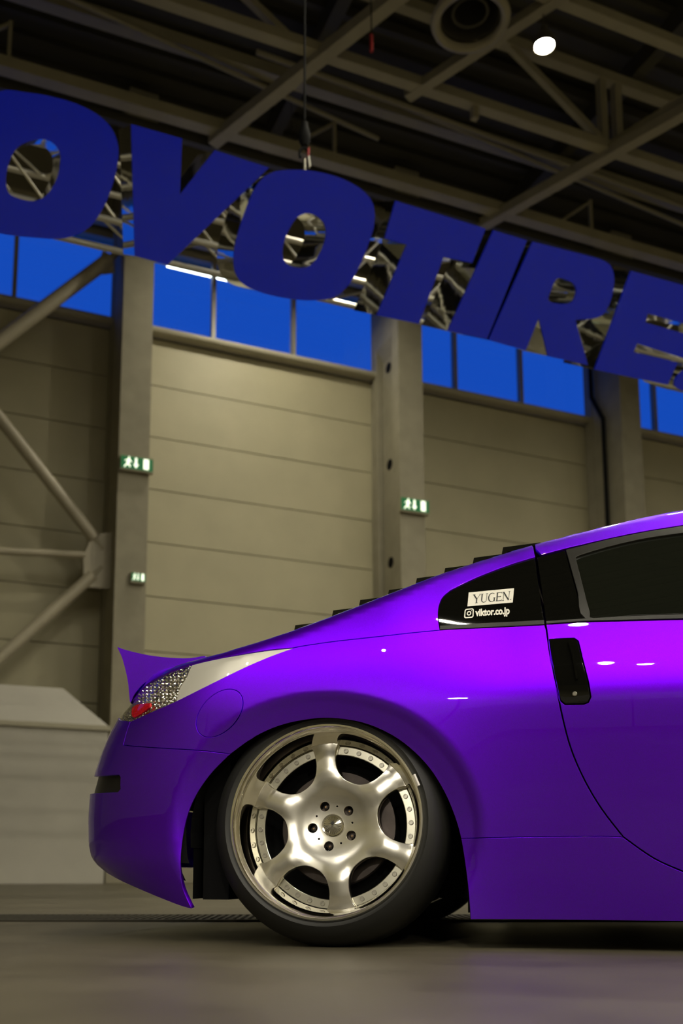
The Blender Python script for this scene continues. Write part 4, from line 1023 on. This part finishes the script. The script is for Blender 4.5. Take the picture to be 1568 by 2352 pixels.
    lt([(.2195,-.20),(.0,-.20)], 40, M['black'], 'inner_plate')
    # caliper
    V = []; Fc = []; n_ = 9
    for i in range(n_):
        a = R(-32+64*i/(n_-1)); 
        for r_, dpt in ((.10,-.148),(.10,-.132),(.165,-.132),(.165,-.148)): V.append(W(r_*math.cos(a), r_*math.sin(a), dpt))
    for i in range(n_-1):
        for q_ in range(4): Fc.append((4*i+q_, 4*i+(q_+1) % 4, 4*i+4+(q_+1) % 4, 4*i+4+q_))
    Fc += [(0, 1, 2, 3), (4*n_-4, 4*n_-1, 4*n_-2, 4*n_-3)]
    mk('brake_caliper', V, Fc, M['iron'], wh)
    # clip-on balance weight
    a = R(22); m = MB(); m.beam(W(.2618*math.cos(R(19)), .2618*math.sin(R(19)), .004), W(.2618*math.cos(R(26)), .2618*math.sin(R(26)), .004), .007, .005); m.build('balance_weight', M['white_vinyl'], wh)
    return wh
CB = R(5.0)
make_wheel(0., WHZ, .035, CB, '')
make_wheel(0., WHZ, .035, CB, '', 1)
make_wheel(WB, WHZ, .045, R(3), ''); make_wheel(WB, WHZ, .045, R(3), '', 1)
# ---- stickers
def text_mesh(s, bold=0.0):
    cu = bpy.data.curves.new('t', 'FONT'); cu.body = s; cu.size = 1; cu.offset = bold; cu.resolution_u = 3
    o = bpy.data.objects.new('t', cu); col.objects.link(o); dg = bpy.context.evaluated_depsgraph_get(); me = bpy.data.meshes.new_from_object(o.evaluated_get(dg))
    V = np.array([v.co[:2] for v in me.vertices]); Fc = [tuple(p.vertices) for p in me.polygons]; bpy.data.objects.remove(o); return V, Fc
def flat_on_body(name, V, Fc, mat, off, parent):
    tv = inv(V); P = SPT(tv[:,0], tv[:,1])+SN_(tv[:,0], tv[:,1])*off
    nn = SN_(tv[:,0], tv[:,1]); F2 = []
    for f in Fc:
        n_ = np.cross(P[f[1]]-P[f[0]], P[f[2]]-P[f[0]]); F2.append(f if n_ @ nn[f[0]] > 0 else tuple(f)[::-1])
    return mk(name, P, F2, mat, parent)
G_OFF = -.004
def quadmap(V, c00, c10, c01, c11):
    V = np.asarray(V, float); a = V[:,0:1]; b = V[:,1:2]; c00, c10, c01, c11 = map(np.array, (c00, c10, c01, c11))
    return c00*(1-a)*(1-b)+c10*a*(1-b)+c01*(1-a)*b+c11*a*b
stk = ((1073,1391),(1177,1382),(1076,1359),(1180,1349))
gv = np.array([(i/6, j/3) for j in range(4) for i in range(7)]); gf = [(j*7+i, j*7+i+1, j*7+i+8, j*7+i+7) for j in range(3) for i in range(6)]
stk_o = flat_on_body('sticker', quadmap(gv, *stk), gf, M['white_vinyl'], G_OFF+.0008, qglass)
# serif capitals from thick and thin strokes, unit cell
def stroke(m, pts, wd):
    pts = np.array(pts, float); 
    for a, b, w0, w1 in zip(pts[:-1], pts[1:], wd[:-1], wd[1:]):
        d = b-a; l = np.hypot(*d); n = np.array([-d[1], d[0]])/l; m.append([a-n*w0/2, b-n*w1/2, b+n*w1/2, a+n*w0/2])
def arc(cx, cy, rx, ry, a0, a1, n=12): return [(cx+rx*math.cos(R(a0+(a1-a0)*k/n)), cy+ry*math.sin(R(a0+(a1-a0)*k/n))) for k in range(n+1)]
TK, TN, SF = .15, .055, .045
def serif(q, x, y, w=.16): q.append([np.array((x-w, y-SF/2)), np.array((x+w, y-SF/2)), np.array((x+w, y+SF/2)), np.array((x-w, y+SF/2))])
def glyph(ch):
    q = []
    if ch == 'Y': stroke(q, [(.05,1),(.42,.48)], [TK,TK]); stroke(q, [(.85,1),(.45,.46)], [TN,TN]); stroke(q, [(.44,.5),(.44,0)], [TK,TK]); serif(q,.07,1); serif(q,.83,1,.12); serif(q,.44,0,.17); w_=.92
    if ch == 'U': stroke(q, [(.15,1),(.15,.3)]+arc(.45,.3,.30,.30,180,270,6), [TK]*2+list(np.linspace(TK,TN,7))); stroke(q, arc(.45,.3,.30,.30,270,360,6)+[(.75,1)], [TN]*8); serif(q,.15,1); serif(q,.75,1,.12); w_=.92
    if ch == 'G': stroke(q, arc(.5,.5,.42,.50,50,310,18), [TN if abs(k-9)>5 else TK*(1-abs(k-9)*.08) for k in range(19)]); stroke(q, [(.80,.02),(.80,.44)], [TK,TK]); serif(q,.80,.44,.15); w_=1.0
    if ch == 'E': stroke(q, [(.14,0),(.14,1)], [TK,TK]); 
    if ch == 'E':
        for y_, x_ in ((0.02,.72),(.5,.60),(.98,.70)): stroke(q, [(.04,y_),(x_,y_)], [TN,TN])
        for y_, x_, s_ in ((.1,.72,1),(.9,.70,-1),(.5,.6,0)): stroke(q, [(x_,y_-.09),(x_,y_+.09)], [TN*.8,TN*.8])
        w_ = .78
    if ch == 'N': stroke(q, [(.14,0),(.14,1)], [TN,TN]); stroke(q, [(.12,1),(.82,0)], [TK,TK]); stroke(q, [(.84,0),(.84,1)], [TN,TN]); serif(q,.1,1,.1); serif(q,.14,0,.12); serif(q,.84,1,.12); w_=.98
    if ch == '.': q.append([np.array((.05,0)), np.array((.17,0)), np.array((.17,.10)), np.array((.05,.10))]); w_=.2
    return q, w_
GV = []; GF = []; xo = 0
for ch in 'YUGEN.':
    q, w_ = glyph(ch)
    for quad in q:
        b = len(GV); GV += [(p[0]+xo, p[1]) for p in quad]; GF.append((b, b+1, b+2, b+3))
    xo += w_
GV = np.array(GV); GV[:,0] = .115+GV[:,0]/xo*.85; GV[:,1] = .19+GV[:,1]*.60
flat_on_body('sticker_lettering', quadmap(GV, *stk), GF, M['ink'], G_OFF+.0014, qglass)
V, Fc = text_mesh('viktor.co.jp', .042); x0, x1 = V[:,0].min(), V[:,0].max(); y0 = 0.; y1 = .73
V = np.stack([(V[:,0]-x0)/(x1-x0), (V[:,1]-y0)/(y1-y0)], 1)
flat_on_body('website_lettering', quadmap(V, (1091,1413),(1170,1408),(1091,1397),(1170,1391)), Fc, M['white_vinyl'], G_OFF+.001, qglass)
# camera shaped icon: rounded square ring, circle ring, dot
def ringpoly(outer, inner):
    n = len(outer); return list(outer)+list(inner), [(i, (i+1) % n, n+(i+1) % n, n+i) for i in range(n)]
def rrect(w_, r_, n=6):
    P = []
    for cx, cy, a0 in ((w_-r_, w_-r_, 0), (-w_+r_, w_-r_, 90), (-w_+r_, -w_+r_, 180), (w_-r_, -w_+r_, 270)): P += arc(cx, cy, r_, r_, a0, a0+90, n)
    return P
IV = []; IF = []
for o_, i_ in ((rrect(1, .45), rrect(.76, .28)), (arc(0, 0, .48, .48, 0, 346, 27), arc(0, 0, .25, .25, 0, 346, 27)), (arc(.5, .5, .10, .10, 0, 315, 7), arc(.5, .5, .01, .01, 0, 315, 7))):
    a_, b_ = ringpoly(o_, i_); n0 = len(IV); IV += a_; IF += [tuple(k+n0 for k in f) for f in b_]
IV = np.array(IV)*.5+.5
flat_on_body('camera_icon', quadmap(IV, (1065,1419),(1087,1417),(1067,1397),(1088,1395)), IF, M['white_vinyl'], G_OFF+.001, qglass)
tag(car, 'violet metallic coupe with polished dished wheels and black rear window louvres', 'car')
